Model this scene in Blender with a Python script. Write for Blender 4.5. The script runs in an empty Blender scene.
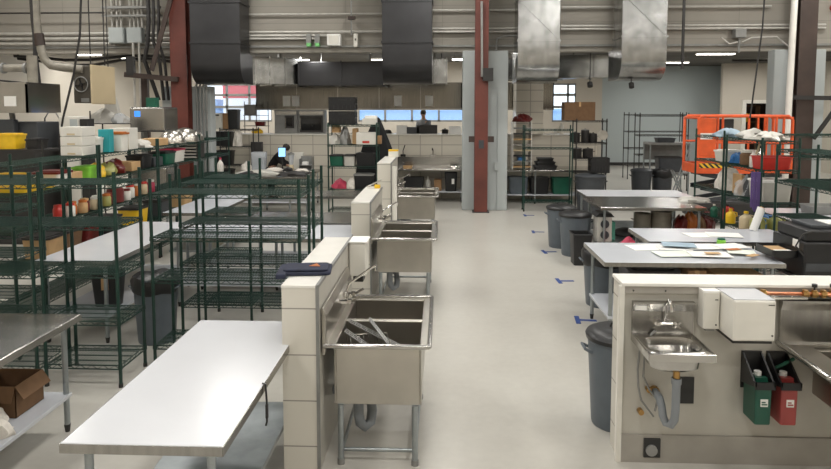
import bpy, bmesh, math, random
from mathutils import Vector, Matrix
random.seed(7)
C = bpy.context.scene.collection
sc = bpy.context.scene
PI = math.pi
# ---------------------------------------------------------------- camera
cam = bpy.data.cameras.new('camera'); co = bpy.data.objects.new('camera', cam); C.objects.link(co)
co.location = (0, 0, 2.49); co.rotation_euler = (math.radians(90-4.31), 0, math.radians(2.33))
cam.sensor_width = 36; cam.lens = 36*650/831; cam.shift_y = -76.5/831; cam.clip_end = 200
sc.camera = co
# ---------------------------------------------------------------- world, exposure
w = bpy.data.worlds.new('World'); sc.world = w; w.use_nodes = True
w.node_tree.nodes['Background'].inputs[0].default_value = (.80, .90, 1, 1)
w.node_tree.nodes['Background'].inputs[1].default_value = 2.0
sc.view_settings.view_transform = 'Standard'; sc.view_settings.look = 'None'
sc.view_settings.gamma = 1; sc.view_settings.use_curve_mapping = False
sc.view_settings.exposure = 0.16
HALL_POWER = 62      # each high bay lamp of the hall
KITCHEN_POWER = 23   # each tube of the back kitchen
def area(x, y, z, sx, sy, p, col=(1, .975, .925)):
    l = bpy.data.lights.new('lamp_light', 'AREA'); l.shape = 'RECTANGLE'; l.size = sx; l.size_y = sy; l.energy = p; l.color = col
    o = bpy.data.objects.new('lamp_light', l); C.objects.link(o); o.location = (x, y, z)
    return o
def gx(px, Y, py=150):      # where the sight line through a picture column meets the depth Y
    p, a = math.radians(4.31), math.radians(2.33); u, v = (px-415.5)/650, (py-158)/650
    dx = -math.sin(a)*math.cos(p)+math.cos(a)*u-math.sin(a)*-v*math.sin(p)*1; dy = math.cos(a)*math.cos(p)+math.sin(a)*u-math.cos(a)*v*math.sin(p)
    return Y*dx/dy
def gxh(px, Y): return gx(px, Y, 40)
def gz(py, Y): return 2.49-(py-109)*Y/650

# ---------------------------------------------------------------- materials
def nt(name):
    m = bpy.data.materials.new(name); m.use_nodes = True
    return m, m.node_tree, m.node_tree.nodes['Principled BSDF']
def mat(name, col, rough=.5, metal=0, var=.06, scale=6, bump=0, emit=None, alpha=1, trans=0, spec=.5, stretch=None):
    m, t, b = nt(name)
    b.inputs['Roughness'].default_value = rough; b.inputs['Metallic'].default_value = metal
    b.inputs['Specular IOR Level'].default_value = spec
    if emit:
        b.inputs['Emission Color'].default_value = (*col, 1); b.inputs['Emission Strength'].default_value = emit
    b.inputs['Alpha'].default_value = alpha; b.inputs['Transmission Weight'].default_value = trans
    tc = t.nodes.new('ShaderNodeTexCoord'); mp = t.nodes.new('ShaderNodeMapping'); n = t.nodes.new('ShaderNodeTexNoise')
    n.inputs['Scale'].default_value = scale; n.inputs['Detail'].default_value = 4
    if stretch: mp.inputs['Scale'].default_value = stretch
    t.links.new(tc.outputs['Object'], mp.inputs[0]); t.links.new(mp.outputs[0], n.inputs[0])
    r = t.nodes.new('ShaderNodeValToRGB')
    lo = tuple(max(0, c*(1-var*2)) for c in col); hi = tuple(min(1, c*(1+var*2)) for c in col)
    r.color_ramp.elements[0].color = (*lo, 1); r.color_ramp.elements[1].color = (*hi, 1)
    r.color_ramp.elements[0].position = .3; r.color_ramp.elements[1].position = .7
    t.links.new(n.outputs[0], r.inputs[0]); t.links.new(r.outputs[0], b.inputs['Base Color'])
    if bump:
        bp = t.nodes.new('ShaderNodeBump'); bp.inputs['Strength'].default_value = bump; bp.inputs['Distance'].default_value = .01
        t.links.new(n.outputs[0], bp.inputs['Height']); t.links.new(bp.outputs[0], b.inputs['Normal'])
    return m
def brick_mat(name, col, mortar, bw, bh, ms, rough, plane='xz', offset=.5, var=.05, bump=.2, spec=.5, zoff=0):
    m, t, b = nt(name); b.inputs['Roughness'].default_value = rough; b.inputs['Specular IOR Level'].default_value = spec
    tc = t.nodes.new('ShaderNodeTexCoord'); sp = t.nodes.new('ShaderNodeSeparateXYZ'); cb = t.nodes.new('ShaderNodeCombineXYZ')
    t.links.new(tc.outputs['Object'], sp.inputs[0])
    if plane == 'auto':    # walls with faces both ways: x+y along
        ad = t.nodes.new('ShaderNodeMath'); t.links.new(sp.outputs[0], ad.inputs[0]); t.links.new(sp.outputs[1], ad.inputs[1])
        t.links.new(ad.outputs[0], cb.inputs[0])
    else: t.links.new(sp.outputs[0], cb.inputs[0])
    if zoff:
        za = t.nodes.new('ShaderNodeMath'); za.inputs[1].default_value = zoff; t.links.new(sp.outputs[2], za.inputs[0]); t.links.new(za.outputs[0], cb.inputs[1])
    else: t.links.new(sp.outputs[2], cb.inputs[1])
    k = t.nodes.new('ShaderNodeTexBrick'); t.links.new(cb.outputs[0], k.inputs[0])
    k.offset = offset; k.inputs['Scale'].default_value = 1
    k.inputs['Brick Width'].default_value = bw; k.inputs['Row Height'].default_value = bh
    k.inputs['Mortar Size'].default_value = ms; k.inputs['Mortar Smooth'].default_value = .2
    k.inputs['Color1'].default_value = (*[c*(1-var) for c in col], 1); k.inputs['Color2'].default_value = (*[min(1, c*(1+var)) for c in col], 1)
    k.inputs['Mortar'].default_value = (*mortar, 1)
    n = t.nodes.new('ShaderNodeTexNoise'); n.inputs['Scale'].default_value = 1.3; n.inputs['Detail'].default_value = 6
    t.links.new(tc.outputs['Object'], n.inputs[0])
    mr = t.nodes.new('ShaderNodeMapRange'); mr.inputs[3].default_value = 1-var*2.5; mr.inputs[4].default_value = 1+var*2.5
    t.links.new(n.outputs[0], mr.inputs[0])
    mx = t.nodes.new('ShaderNodeVectorMath'); mx.operation = 'SCALE'
    t.links.new(k.outputs['Color'], mx.inputs[0]); t.links.new(mr.outputs[0], mx.inputs['Scale']); t.links.new(mx.outputs[0], b.inputs['Base Color'])
    bp = t.nodes.new('ShaderNodeBump'); bp.inputs['Strength'].default_value = bump; bp.inputs['Distance'].default_value = .004; bp.invert = True
    t.links.new(k.outputs['Fac'], bp.inputs['Height']); t.links.new(bp.outputs[0], b.inputs['Normal'])
    return m
def floor_mat():
    m, t, b = nt('polished_concrete')
    tc = t.nodes.new('ShaderNodeTexCoord')
    n = t.nodes.new('ShaderNodeTexNoise'); n.inputs['Scale'].default_value = .5; n.inputs['Detail'].default_value = 8; n.inputs['Roughness'].default_value = .65
    n2 = t.nodes.new('ShaderNodeTexNoise'); n2.inputs['Scale'].default_value = 14; n2.inputs['Detail'].default_value = 6
    t.links.new(tc.outputs['Object'], n.inputs[0]); t.links.new(tc.outputs['Object'], n2.inputs[0])
    r = t.nodes.new('ShaderNodeValToRGB')
    r.color_ramp.elements[0].position = .3; r.color_ramp.elements[0].color = (.43, .41, .37, 1)
    r.color_ramp.elements[1].position = .7; r.color_ramp.elements[1].color = (.53, .515, .47, 1)
    t.links.new(n.outputs[0], r.inputs[0])
    mr = t.nodes.new('ShaderNodeMapRange'); mr.inputs[3].default_value = .93; mr.inputs[4].default_value = 1.07
    t.links.new(n2.outputs[0], mr.inputs[0])
    mx = t.nodes.new('ShaderNodeVectorMath'); mx.operation = 'SCALE'
    t.links.new(r.outputs[0], mx.inputs[0]); t.links.new(mr.outputs[0], mx.inputs['Scale']); t.links.new(mx.outputs[0], b.inputs['Base Color'])
    r2 = t.nodes.new('ShaderNodeMapRange'); r2.inputs[3].default_value = .22; r2.inputs[4].default_value = .42
    t.links.new(n.outputs[0], r2.inputs[0]); t.links.new(r2.outputs[0], b.inputs['Roughness'])
    b.inputs['Specular IOR Level'].default_value = .45
    return m
def hazard_mat():
    m, t, b = nt('hazard_stripes')
    tc = t.nodes.new('ShaderNodeTexCoord'); sp = t.nodes.new('ShaderNodeSeparateXYZ'); t.links.new(tc.outputs['Object'], sp.inputs[0])
    a = t.nodes.new('ShaderNodeMath'); a.operation = 'ADD'; t.links.new(sp.outputs[0], a.inputs[0]); t.links.new(sp.outputs[2], a.inputs[1])
    q = t.nodes.new('ShaderNodeMath'); q.operation = 'MODULO'; q.inputs[1].default_value = .12; t.links.new(a.outputs[0], q.inputs[0])
    g = t.nodes.new('ShaderNodeMath'); g.operation = 'GREATER_THAN'; g.inputs[1].default_value = .06; t.links.new(q.outputs[0], g.inputs[0])
    mx = t.nodes.new('ShaderNodeMix'); mx.data_type = 'RGBA'; mx.inputs[6].default_value = (.02, .02, .02, 1); mx.inputs[7].default_value = (.8, .5, .03, 1)
    t.links.new(g.outputs[0], mx.inputs[0]); t.links.new(mx.outputs[2], b.inputs['Base Color'])
    return m
M = dict(
    floor=floor_mat(),
    block=brick_mat('painted_block', (.30, .28, .245), (.24, .225, .2), 2.4, .42, .008, .8, 'xz', 0, .05),
    tile=brick_mat('white_wall_tile', (.66, .63, .56), (.34, .32, .28), .62, .31, .006, .25, 'auto', 0, .015),
    tile_end=brick_mat('white_end_tile', (.64, .61, .54), (.3, .28, .25), 60.0, .32, .005, .25, 'auto', 0, .015, zoff=.13),
    tile_far=brick_mat('kitchen_wall_tile', (.60, .56, .48), (.36, .33, .28), .6, .3, .012, .3, 'xz', 0, .02),
    cap=mat('white_cap', (.76, .74, .69), .3, var=.015),
    kick=mat('kick_board', (.33, .31, .275), .5, var=.04),
    board=mat('wall_board', (.47, .45, .40), .45, var=.02),
    beige=mat('beige_paint', (.50, .46, .395), .7, var=.02, scale=.6),
    greywall=mat('grey_green_paint', (.42, .47, .475), .75, var=.015, scale=.4),
    ceil=mat('dark_ceiling', (.10, .095, .085), .9, var=.1, scale=1),
    hallceil=mat('hall_ceiling', (.12, .115, .11), .9, var=.05, scale=1),
    base=mat('black_baseboard', (.02, .02, .02), .5),
    palegrey=mat('pale_grey_paint', (.40, .43, .43), .6, var=.03, scale=1.2),
    red=mat('red_oxide_steel', (.13, .034, .024), .5, var=.15, scale=2),
    brown=mat('dark_brown_steel', (.045, .028, .022), .5, var=.15, scale=2),
    duct=mat('galvanised_duct', (.40, .405, .40), .24, 1, .14, 4),
    duct_dark=mat('dull_duct', (.05, .05, .053), .36, .7, .1, 1.2),
    steel=mat('stainless_steel', (.50, .49, .47), .22, 1, .04, 3, stretch=(1, 12, 1)),
    steel_dk=mat('brushed_stainless', (.36, .35, .33), .27, 1, .06, 2, stretch=(12, 1, 1)),
    sinksteel=mat('sink_steel', (.50, .475, .43), .3, 1, .05, 3),
    hoodsteel=mat('hood_steel', (.24, .225, .20), .22, 1, .08, 2, stretch=(14, 1, 1)),
    heaterbody=mat('heater_body', (.085, .075, .06), .5, .3),
    chrome=mat('chrome', (.8, .79, .77), .1, 1, .02),
    galv=mat('galvanised_leg', (.34, .37, .38), .38, .85, .06, 8),
    film=mat('white_film_top', (.61, .62, .65), .2, 0, .015, 2, spec=.7),
    film2=mat('pale_blue_film_top', (.52, .54, .58), .25, 0, .02, 2, spec=.7),
    white=mat('white_plastic', (.70, .68, .62), .4, var=.02),
    whitecloth=mat('white_cloth', (.70, .66, .60), .9, var=.06, scale=20, bump=.4),
    cream=mat('cream_panel', (.55, .45, .29), .5, var=.03, scale=1),
    green=mat('green_epoxy', (.007, .034, .025), .36, 0, .15, 8),
    dgreen=mat('green_plastic', (.01, .10, .06), .35),
    black=mat('black_plastic', (.012, .012, .013), .4),
    dark=mat('dark_metal', (.035, .033, .032), .5, .3),
    darkgrey=mat('dark_grey_plastic', (.05, .055, .062), .45),
    grey=mat('grey_plastic', (.105, .125, .145), .45, var=.04),
    midgrey=mat('mid_grey_metal', (.25, .25, .24), .5, .3),
    pvc=mat('grey_pipe', (.23, .25, .27), .35),
    ltpipe=mat('pale_conduit', (.50, .485, .45), .5, .2),
    dustpipe=mat('dusty_vent_pipe', (.27, .25, .21), .55, .3, .1),
    orange=mat('orange_paint', (.72, .105, .025), .42, var=.06),
    hazard=hazard_mat(),
    cardboard=mat('cardboard', (.30, .175, .085), .85, var=.06, scale=10),
    cardboard_d=mat('dark_cardboard', (.16, .088, .043), .85, var=.06, scale=10),
    yellow=mat('yellow_plastic', (.80, .50, .02), .4), lime=mat('lime_plastic', (.25, .62, .06), .4),
    redp=mat('red_plastic', (.50, .03, .02), .35), darkred=mat('dark_red', (.13, .012, .01), .35),
    rust=mat('rust_orange', (.45, .13, .02), .5), blue=mat('blue_plastic', (.03, .16, .42), .4), teal=mat('teal_plastic', (.02, .30, .33), .4),
    navy=mat('navy_cloth', (.018, .022, .045), .85, var=.15, scale=15, bump=.3),
    tan=mat('tan_paper', (.52, .33, .16), .8), pink=mat('pink_plastic', (.50, .05, .10), .5), mint=mat('mint_plastic', (.10, .38, .28), .5),
    purple=mat('purple_cloth', (.10, .06, .19), .8), olive=mat('olive_liquid', (.33, .33, .10), .3),
    paper=mat('paper', (.80, .79, .76), .7, var=.01), paper_g=mat('paper_green_tint', (.72, .77, .69), .7, var=.03), paper_b=mat('blue_folder', (.30, .40, .48), .6),
    tape=mat('blue_masking_tape', (.02, .055, .22), .6), brass=mat('brass', (.45, .27, .10), .3, 1), copper=mat('copper', (.62, .26, .15), .3, 1),
    jug_green=mat('green_jug', (.012, .085, .055), .35), jug_red=mat('red_jug', (.33, .055, .05), .35),
    clear=mat('clear_plastic', (.72, .76, .80), .12, 0, .02, alpha=.38), frosted=mat('frosted_plastic', (.62, .60, .55), .3, 0, .04, alpha=.8),
    glass=mat('window_glass', (.9, .95, 1), .03, 0, 0, alpha=.08),
    darkglass=mat('dark_oven_glass', (.015, .015, .016), .06),
    screen=mat('lit_screen', (.30, .60, 1.0), .3, emit=1.1), display=mat('lit_display', (.05, .25, .8), .3, emit=.9),
    lamp=mat('lit_tube', (1, .96, .88), .3, emit=9), exitgreen=mat('lit_exit_sign', (.15, .45, .15), .4, emit=.08),
    skin=mat('skin', (.42, .24, .16), .55), hair=mat('dark_hair', (.02, .014, .01), .7),
    shirt=mat('grey_shirt', (.14, .145, .15), .9), blackcloth=mat('black_cloth', (.008, .008, .009), .95),
    outred=mat('red_cladding', (.65, .10, .12), .7, var=.02), outblue=mat('blue_cladding', (.30, .50, .78), .7, var=.02), outwhite=mat('pale_cladding', (.85, .87, .9), .7, var=.02),
)
# ---------------------------------------------------------------- mesh helpers
class MB:
    def __init__(s): s.v = []; s.f = []
    def add(s, v, f):
        n = len(s.v); s.v += [tuple(p) for p in v]; s.f += [tuple(i+n for i in q) for q in f]; return s
    def box(s, x0, x1, y0, y1, z0, z1, r=None, c=None):
        v = [(x, y, z) for z in (z0, z1) for y in (y0, y1) for x in (x0, x1)]
        if r is not None:
            c = Vector(c or ((x0+x1)/2, (y0+y1)/2, (z0+z1)/2)); v = [r @ (Vector(p)-c)+c for p in v]
        return s.add(v, [(0, 2, 3, 1), (4, 5, 7, 6), (0, 1, 5, 4), (2, 6, 7, 3), (0, 4, 6, 2), (1, 3, 7, 5)])
    def bar(s, p, q, a, b=None):
        p = Vector(p); q = Vector(q); b = b or a; d = (q-p).normalized()
        u = d.cross(Vector((0, 0, 1)));  u = Vector((1, 0, 0)) if u.length < 1e-4 else u.normalized(); t = u.cross(d)
        v = [e+u*i*a/2+t*j*b/2 for e in (p, q) for i, j in ((-1, -1), (1, -1), (1, 1), (-1, 1))]
        return s.add(v, [(0, 3, 2, 1), (4, 5, 6, 7), (0, 1, 5, 4), (1, 2, 6, 5), (2, 3, 7, 6), (3, 0, 4, 7)])
    def cyl(s, p, q, r, n=12, r2=None): return s.tube([p, q], r, n, [r, r if r2 is None else r2])
    def tube(s, pts, r, n=8, rs=None):
        pts = [Vector(p) for p in pts]; v = []; k = len(pts); prev = None
        for i, p in enumerate(pts):
            d = (pts[min(i+1, k-1)]-pts[max(i-1, 0)]).normalized()
            if prev is None:
                u = d.cross(Vector((0, 0, 1))); u = Vector((1, 0, 0)) if u.length < 1e-3 else u.normalized()
            else:
                u = prev-d*prev.dot(d); u = u.normalized() if u.length > 1e-5 else d.orthogonal().normalized()
            prev = u; t = d.cross(u); R = rs[i] if rs else r
            v += [p+(u*math.cos(2*PI*j/n)+t*math.sin(2*PI*j/n))*R for j in range(n)]
        f = [(i*n+j, i*n+(j+1) % n, (i+1)*n+(j+1) % n, (i+1)*n+j) for i in range(k-1) for j in range(n)]
        f += [tuple(range(n-1, -1, -1)), tuple((k-1)*n+j for j in range(n))]
        return s.add(v, f)
    def lathe(s, prof, n=24, c=(0, 0, 0), sx=1, sy=1):
        v = [(c[0]+r*sx*math.cos(2*PI*j/n), c[1]+r*sy*math.sin(2*PI*j/n), c[2]+z) for r, z in prof for j in range(n)]
        k = len(prof); f = [(i*n+j, i*n+(j+1) % n, (i+1)*n+(j+1) % n, (i+1)*n+j) for i in range(k-1) for j in range(n)]
        f += [tuple(range(n-1, -1, -1)), tuple((k-1)*n+j for j in range(n))]
        return s.add(v, f)
    def prism(s, poly, a, b, axis='y'):
        def P(u, w, t): return {'y': (u, t, w), 'x': (t, u, w), 'z': (u, w, t)}[axis]
        n = len(poly); v = [P(u, w, a) for u, w in poly]+[P(u, w, b) for u, w in poly]
        return s.add(v, [tuple(range(n-1, -1, -1)), tuple(range(n, 2*n))]+[(i, (i+1) % n, n+(i+1) % n, n+i) for i in range(n)])
    def rbox(s, x0, x1, y0, y1, z0, z1, r=.03, taper=0):   # rounded plan box, open use as tub body
        v = []; n = 0; ring = []
        for z, tp in ((z0, taper), (z1, 0)):
            for cx, cy, a in ((x1-r, y1-r, 0), (x0+r, y1-r, 90), (x0+r, y0+r, 180), (x1-r, y0+r, 270)):
                for k in range(4):
                    A = math.radians(a+30*k); mx, my = (x0+x1)/2, (y0+y1)/2
                    px, py = cx+r*math.cos(A), cy+r*math.sin(A)
                    v.append((mx+(px-mx)*(1-tp), my+(py-my)*(1-tp), z))
        n = 16
        return s.add(v, [tuple(range(n-1, -1, -1)), tuple(range(n, 2*n))]+[(i, (i+1) % n, n+(i+1) % n, n+i) for i in range(n)])
    def tub(s, w, d, h, t=.006, taper=.08, r=.03, z=0):    # open tapered container
        def ring(W, D, zz):
            out = []
            for cx, cy, a in ((W/2-r, D/2-r, 0), (-W/2+r, D/2-r, 90), (-W/2+r, -D/2+r, 180), (W/2-r, -D/2+r, 270)):
                for k in range(4):
                    A = math.radians(a+30*k); out.append((cx+r*math.cos(A), cy+r*math.sin(A), zz))
            return out
        q = 1-taper
        v = ring(w*q, d*q, z)+ring(w, d, z+h)+ring(w-2*t, d-2*t, z+h)+ring(w*q-2*t, d*q-2*t, z+t); n = 16
        f = [tuple(range(n-1, -1, -1))]
        for k in range(3): f += [(k*n+i, k*n+(i+1) % n, (k+1)*n+(i+1) % n, (k+1)*n+i) for i in range(n)]
        f.append(tuple(3*n+i for i in range(n)))
        return s.add(v, f)
    def mesh(s, name, m, smooth=False):
        me = bpy.data.meshes.new(name); me.from_pydata(s.v, [], s.f); me.materials.append(m)
        bm = bmesh.new(); bm.from_mesh(me); bmesh.ops.recalc_face_normals(bm, faces=bm.faces); bm.to_mesh(me); bm.free()
        if smooth:
            me.polygons.foreach_set('use_smooth', [True]*len(me.polygons)); me.set_sharp_from_angle(angle=math.radians(38))
        return me
    def build(s, name, m, parent=None, loc=None, smooth=False, bevel=0, label=None, rot=None):
        o = bpy.data.objects.new(name, s.mesh(name, m, smooth)); C.objects.link(o)
        if parent: o.parent = parent
        if loc: o.location = loc
        if rot: o.rotation_euler = rot
        if bevel:
            b = o.modifiers.new('bevel', 'BEVEL'); b.width = bevel; b.segments = 2; b.limit_method = 'ANGLE'; b.angle_limit = math.radians(50)
        if label: o['label'] = label
        return o
def tag(o, label, cat, group=None, kind=None):
    o['label'] = label; o['category'] = cat
    if group: o['group'] = group
    if kind: o['kind'] = kind
    return o
def thing(name, label, cat, loc=(0, 0, 0), rz=0, group=None):
    o = bpy.data.objects.new(name, None); C.objects.link(o); o.location = loc; o.rotation_euler = (0, 0, rz); o.empty_display_size = .1
    return tag(o, label, cat, group)
def struct(name, mb, m, **k):
    o = mb.build(name, m, **k); o['kind'] = 'structure'; return o
def dup(root, loc, rz=None, label=None, group=None):
    r = root.copy(); C.objects.link(r); r.location = loc
    if rz is not None: r.rotation_euler = (0, 0, rz)
    if label: r['label'] = label
    if group: r['group'] = group
    for ch in list(root.children):
        c = ch.copy(); C.objects.link(c); c.parent = r
        for g in list(ch.children):
            d = g.copy(); C.objects.link(d); d.parent = c
    return r

# ================================================================ STRUCTURE
struct('floor', MB().box(-12, 15, -4, 30, -.12, 0), M['floor'])
struct('ceiling', MB().box(-12, 15, -4, 16.3, 6.6, 6.75), M['hallceil'])
struct('ceiling_kitchen', MB().box(-12, 15, 16.6, 30, 4.35, 4.5), M['ceil'])
struct('wall_left', MB().box(-12.2, -12, -4, 30, 0, 6.7), M['beige'])
struct('wall_right', MB().box(15, 15.2, -4, 30, 0, 6.7), M['beige'])
struct('wall_front', MB().box(-12.2, 15.2, -4.2, -4, 0, 6.7), M['beige'])
struct('wall_upper', MB().box(-12, 15, 16.3, 16.6, 3.9, 6.75), M['block'])
struct('trim_1', MB().box(-12, 15, 16.24, 16.3, 4.02, 4.07), M['midgrey'])
# back wall with three rows of window openings
def wall_with_holes(x0, x1, z0, z1, y0, y1, holes):
    b = MB(); xs = sorted({x0, x1, *[h[0] for h in holes], *[h[1] for h in holes]}); zs = sorted({z0, z1, *[h[2] for h in holes], *[h[3] for h in holes]})
    for i in range(len(xs)-1):
        for j in range(len(zs)-1):
            cx, cz = (xs[i]+xs[i+1])/2, (zs[j]+zs[j+1])/2
            if not any(h[0] < cx < h[1] and h[2] < cz < h[3] for h in holes): b.box(xs[i], xs[i+1], y0, y1, zs[j], zs[j+1])
    return b
wins = [(-9.6, -6.85, 1.98, 3.5), (-3.35, .95, 1.98, 3.5), (4.35, 5.28, 1.98, 3.5)]
struct('wall_back', wall_with_holes(-12, 6.3, 0, 4.35, 26, 26.2, wins), M['beige'])
for n, (a, b_, c, d) in enumerate(wins):
    fr = MB(); fr.box(a, b_, 26.0, 26.08, c, c+.07); fr.box(a, b_, 26.0, 26.08, d-.07, d)
    for z in (2.52, 3.0): fr.box(a, b_, 26.0, 26.08, z, z+.1)
    k = max(1, round((b_-a)/1.0)); xs = [a+(b_-a)*i/k for i in range(k+1)]
    if n == 2: xs = [a, a+.62, b_]
    for x in xs: fr.box(max(a, x-.04), min(b_, x+.04), 26.0, 26.08, c, d)
    o = struct('window_%d' % (n+1), fr, M['midgrey'])
    MB().box(a, b_, 26.09, 26.1, c, d).build('pane', M['glass'], o)
struct('wall_grey_room', MB().box(6.3, 12.3, 29, 29.2, 0, 4.35), M['greywall'])
struct('wall_room_corner', MB().box(6.2, 6.3, 26.2, 29.2, 0, 4.35), M['beige'])
struct('wall_right_back', wall_with_holes(11.5, 15, 0, 4.35, 27.3, 27.5, [(12.45, 13.75, 0, 2.72)]), M['beige'])
struct('wall_corridor', MB().box(11.5, 15, 29.5, 29.7, 0, 4.35), M['brown'])
struct('trim_2', wall_with_holes(12.3, 13.9, 0, 2.86, 27.22, 27.3, [(12.45, 13.75, 0, 2.72)]), M['white'])
struct('baseboard_back', MB().box(6.3, 11.5, 28.97, 29, 0, .14), M['base'])
# outside, seen through the panes
t = thing('shop_building', 'white building with a red top band outside the far left windows', 'building', (-10.25, 34, 0))
MB().box(-.95, .95, -1, 1, 0, 3.05).build('lower_wall', M['outwhite'], t); MB().box(-.97, .97, -1.03, 1.03, 3.05, 3.75).build('red_band', M['outred'], t)
tag(MB().box(-14.5, -11.6, 33, 36, 0, 3.0).box(-14.4, -11.65, 32.95, 33, .2, 2.8).build('blue_building', M['outblue']), 'blue clad building outside beside the red banded one, far left', 'building')
tag(MB().box(-5.5, 8, 36, 40, 0, 2.42).box(-5.6, 8.1, 35.9, 40, 2.38, 2.5).build('low_blue_building', M['outblue']), 'long low blue building outside the middle kitchen windows', 'building')
# tiled half wall of the kitchen
struct('wall_kitchen_tiled', MB().box(-6.9, 4.25, 18.0, 18.2, 0, 1.77), M['tile_far'])
struct('trim_3', MB().box(-6.9, 4.25, 17.97, 18.6, 1.77, 1.80), M['cap'])
struct('wall_kitchen_pier', MB().box(2.02, 2.75, 17.85, 18.65, 1.8, 4.35), M['tile_far'])
struct('wall_kitchen_ledge', MB().box(-6.9, 4.25, 18.2, 18.6, 0, 1.77), M['beige'])

# ================================================================ COLUMNS
def hbeam(x, y, wd, dp, h, m, t=.03):
    b = MB(); b.box(x-wd/2, x+wd/2, y-dp/2, y-dp/2+t, 0, h); b.box(x-wd/2, x+wd/2, y+dp/2-t, y+dp/2, 0, h); b.box(x-t/2, x+t/2, y-dp/2+t, y+dp/2-t, 0, h)
    return b
for (x, m, lab) in ((-6.36, 'red', 'red oxide steel column at the left of the hall, diagonal brace on it'), (.94, 'red', 'red oxide steel column in the middle beside the sinks aisle'), (8.47, 'brown', 'dark brown steel column at the far right behind the orange lift')):
    t = thing('steel_column', lab, 'column', (x, 15.72, 0), 0, 'steel columns along the concrete beam')
    hbeam(0, 0, .40 if x != .94 else .31, .3, 6.6, M[m]).build('beam', M[m], t)
    MB().box(-.2, .2, -.19, .19, 0, .02).build('base_plate', M['dark'], t)
    if x == .94:
        MB().box(-.06, .06, -.17, -.15, 1.55, 1.75).build('switch', M['darkgrey'], t)
        MB().box(-.3, -.16, -.17, -.1, 1.7, 1.84).box(.16, .3, -.17, -.1, 1.7, 1.84).build('clamp', M['brown'], t)
        MB().bar((-.02, -.2, 5.0), (.0, -.2, 3.25), .1, .05).build('stay', M['midgrey'], t); MB().box(.02, .26, -.3, -.16, 3.15, 3.45).build('bracket', M['dark'], t)
for x0, x1, lab in ((-6.95, -5.72, 'pale grey boxed column behind the left steel column'), (.5, 1.6, 'pale grey boxed column behind the middle steel column'), (7.9, 9.1, 'pale grey boxed column behind the right dark steel column')):
    t = thing('boxed_column', lab, 'column', ((x0+x1)/2, 16.1, 0), 0, 'pale grey boxed columns')
    h = (x1-x0)/2
    MB().box(-h, h, -.17, .17, 0, 3.9 if x0 > 0 else 3.05).build('casing', M['palegrey'], t, bevel=.02)
    MB().box(h*.55, h*.57, -.19, -.17, 0, 3.0).box(h*.5-.04, h*.5+.08, -.22, -.17, 1.0, 1.2).build('conduit', M['palegrey'], t)
# arm and diagonal brace on the left column
t = thing('wall_bracket', 'dark brown steel bracket arm and diagonal left of the left column', 'bracket', (-6.6, 15.5, 3.2))
MB().bar((-1.05, 0, .12), (.25, 0, 0), .1, .12).build('arm', M['brown'], t)
MB().bar((-.9, 0, .1), (-.9, 0, .55), .18, .12).build('bracket', M['dark'], t)
MB().bar((-.35, -.1, .2), (.15, 0, 2.0), .08, .1).build('diagonal', M['brown'], t)
t = thing('wall_bracket', 'dark steel bracket arm with a diagonal strut on the right column', 'bracket', (8.47, 15.45, 2.1))
MB().bar((-.5, 0, .66), (1.6, 0, .62), .07, .1).build('arm', M['dark'], t)
MB().bar((.15, 0, -.3), (.75, 0, .6), .06, .08).build('diagonal', M['dark'], t)

# ================================================================ DUCTS
def drop_duct(px0, px1, y, zb, m, lab, back=1.2, cross=False):
    x0, x1 = gxh(px0, y), gxh(px1, y); wd = x1-x0; cx = (x0+x1)/2; d = .75
    t = thing('air_duct', lab, 'duct', (cx, y, zb)); z1 = 6.55-zb; h = wd/2
    b = MB(); b.box(-h, h, 0, d, .95, z1)
    b.build('riser', M[m], t, bevel=.01)
    poly = [(0, .95), (d, .95)]; n = 8     # elbow profile in y,z turning back
    pr = [(0, .95)]+[(.45*(1-math.cos(a)), .45*(1-math.sin(a))) for a in [PI/2*k/n for k in range(n+1)]]+[(d+back, 0), (d+back, .72), (d+.1, .72), (d, .82), (d, .95)]
    MB().prism(pr, -h, h, 'x').build('elbow', M[m], t, smooth=True)
    for z in (.95, 1.9, 2.9):
        f = MB(); f.box(-h-.025, h+.025, -.025, 0, z-.02, z+.02); f.box(-h-.025, -h, 0, d, z-.02, z+.02); f.box(h, h+.025, 0, d, z-.02, z+.02); f.build('flange', M[m], t)
    if cross:
        MB().bar((-h*.9, -.004, 1.0), (h*.9, -.004, 1.85), .035, .03).bar((h*.9, -.004, 1.0), (-h*.9, -.004, 1.85), .035, .03).bar((-h*.9, -.004, 1.95), (h*.9, -.004, 2.85), .035, .03).bar((h*.9, -.004, 1.95), (-h*.9, -.004, 2.85), .035, .03).build('cross_break', M[m], t)
    return t
drop_duct(190, 240, 15.3, 3.1, 'duct_dark', 'wide dull dark duct coming down beside the left red column', .25)
drop_duct(382, 432, 15.3, 3.1, 'duct_dark', 'wide dull dark duct coming down left of the middle column', .25)
drop_duct(518, 560, 15.3, 3.12, 'duct', 'shiny galvanised duct drop right of the middle column', .4, True)
drop_duct(622, 667, 14.9, 3.16, 'duct', 'shiny galvanised duct drop, rightmost of the four', .4, True)
def run_duct(x0, y0, x1, y1, z0, z1, m, lab, seg=.8, wd=.9):
    a = Vector((x0, y0, 0)); b = Vector((x1, y1, 0)); L = (b-a).length; ang = math.atan2(y1-y0, x1-x0)
    t = thing('air_duct', lab, 'duct', (x0, y0, z0), ang); h = z1-z0
    MB().box(0, L, 0, wd, 0, h).build('body', M[m], t, bevel=.01)
    k = max(1, int(L/seg))
    for i in range(k+1):
        s = L*i/k; MB().box(s-.015, s+.015, -.03, 0, -.03, h+.03).box(s-.015, s+.015, 0, wd, -.03, 0).build('flange', M[m], t)
    for s in (L*.2, L*.8): MB().box(s-.02, s+.02, wd-.06, wd-.05, h, 4.36-z0).build('hanger_strap', M['duct'], t)
    return t
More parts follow.
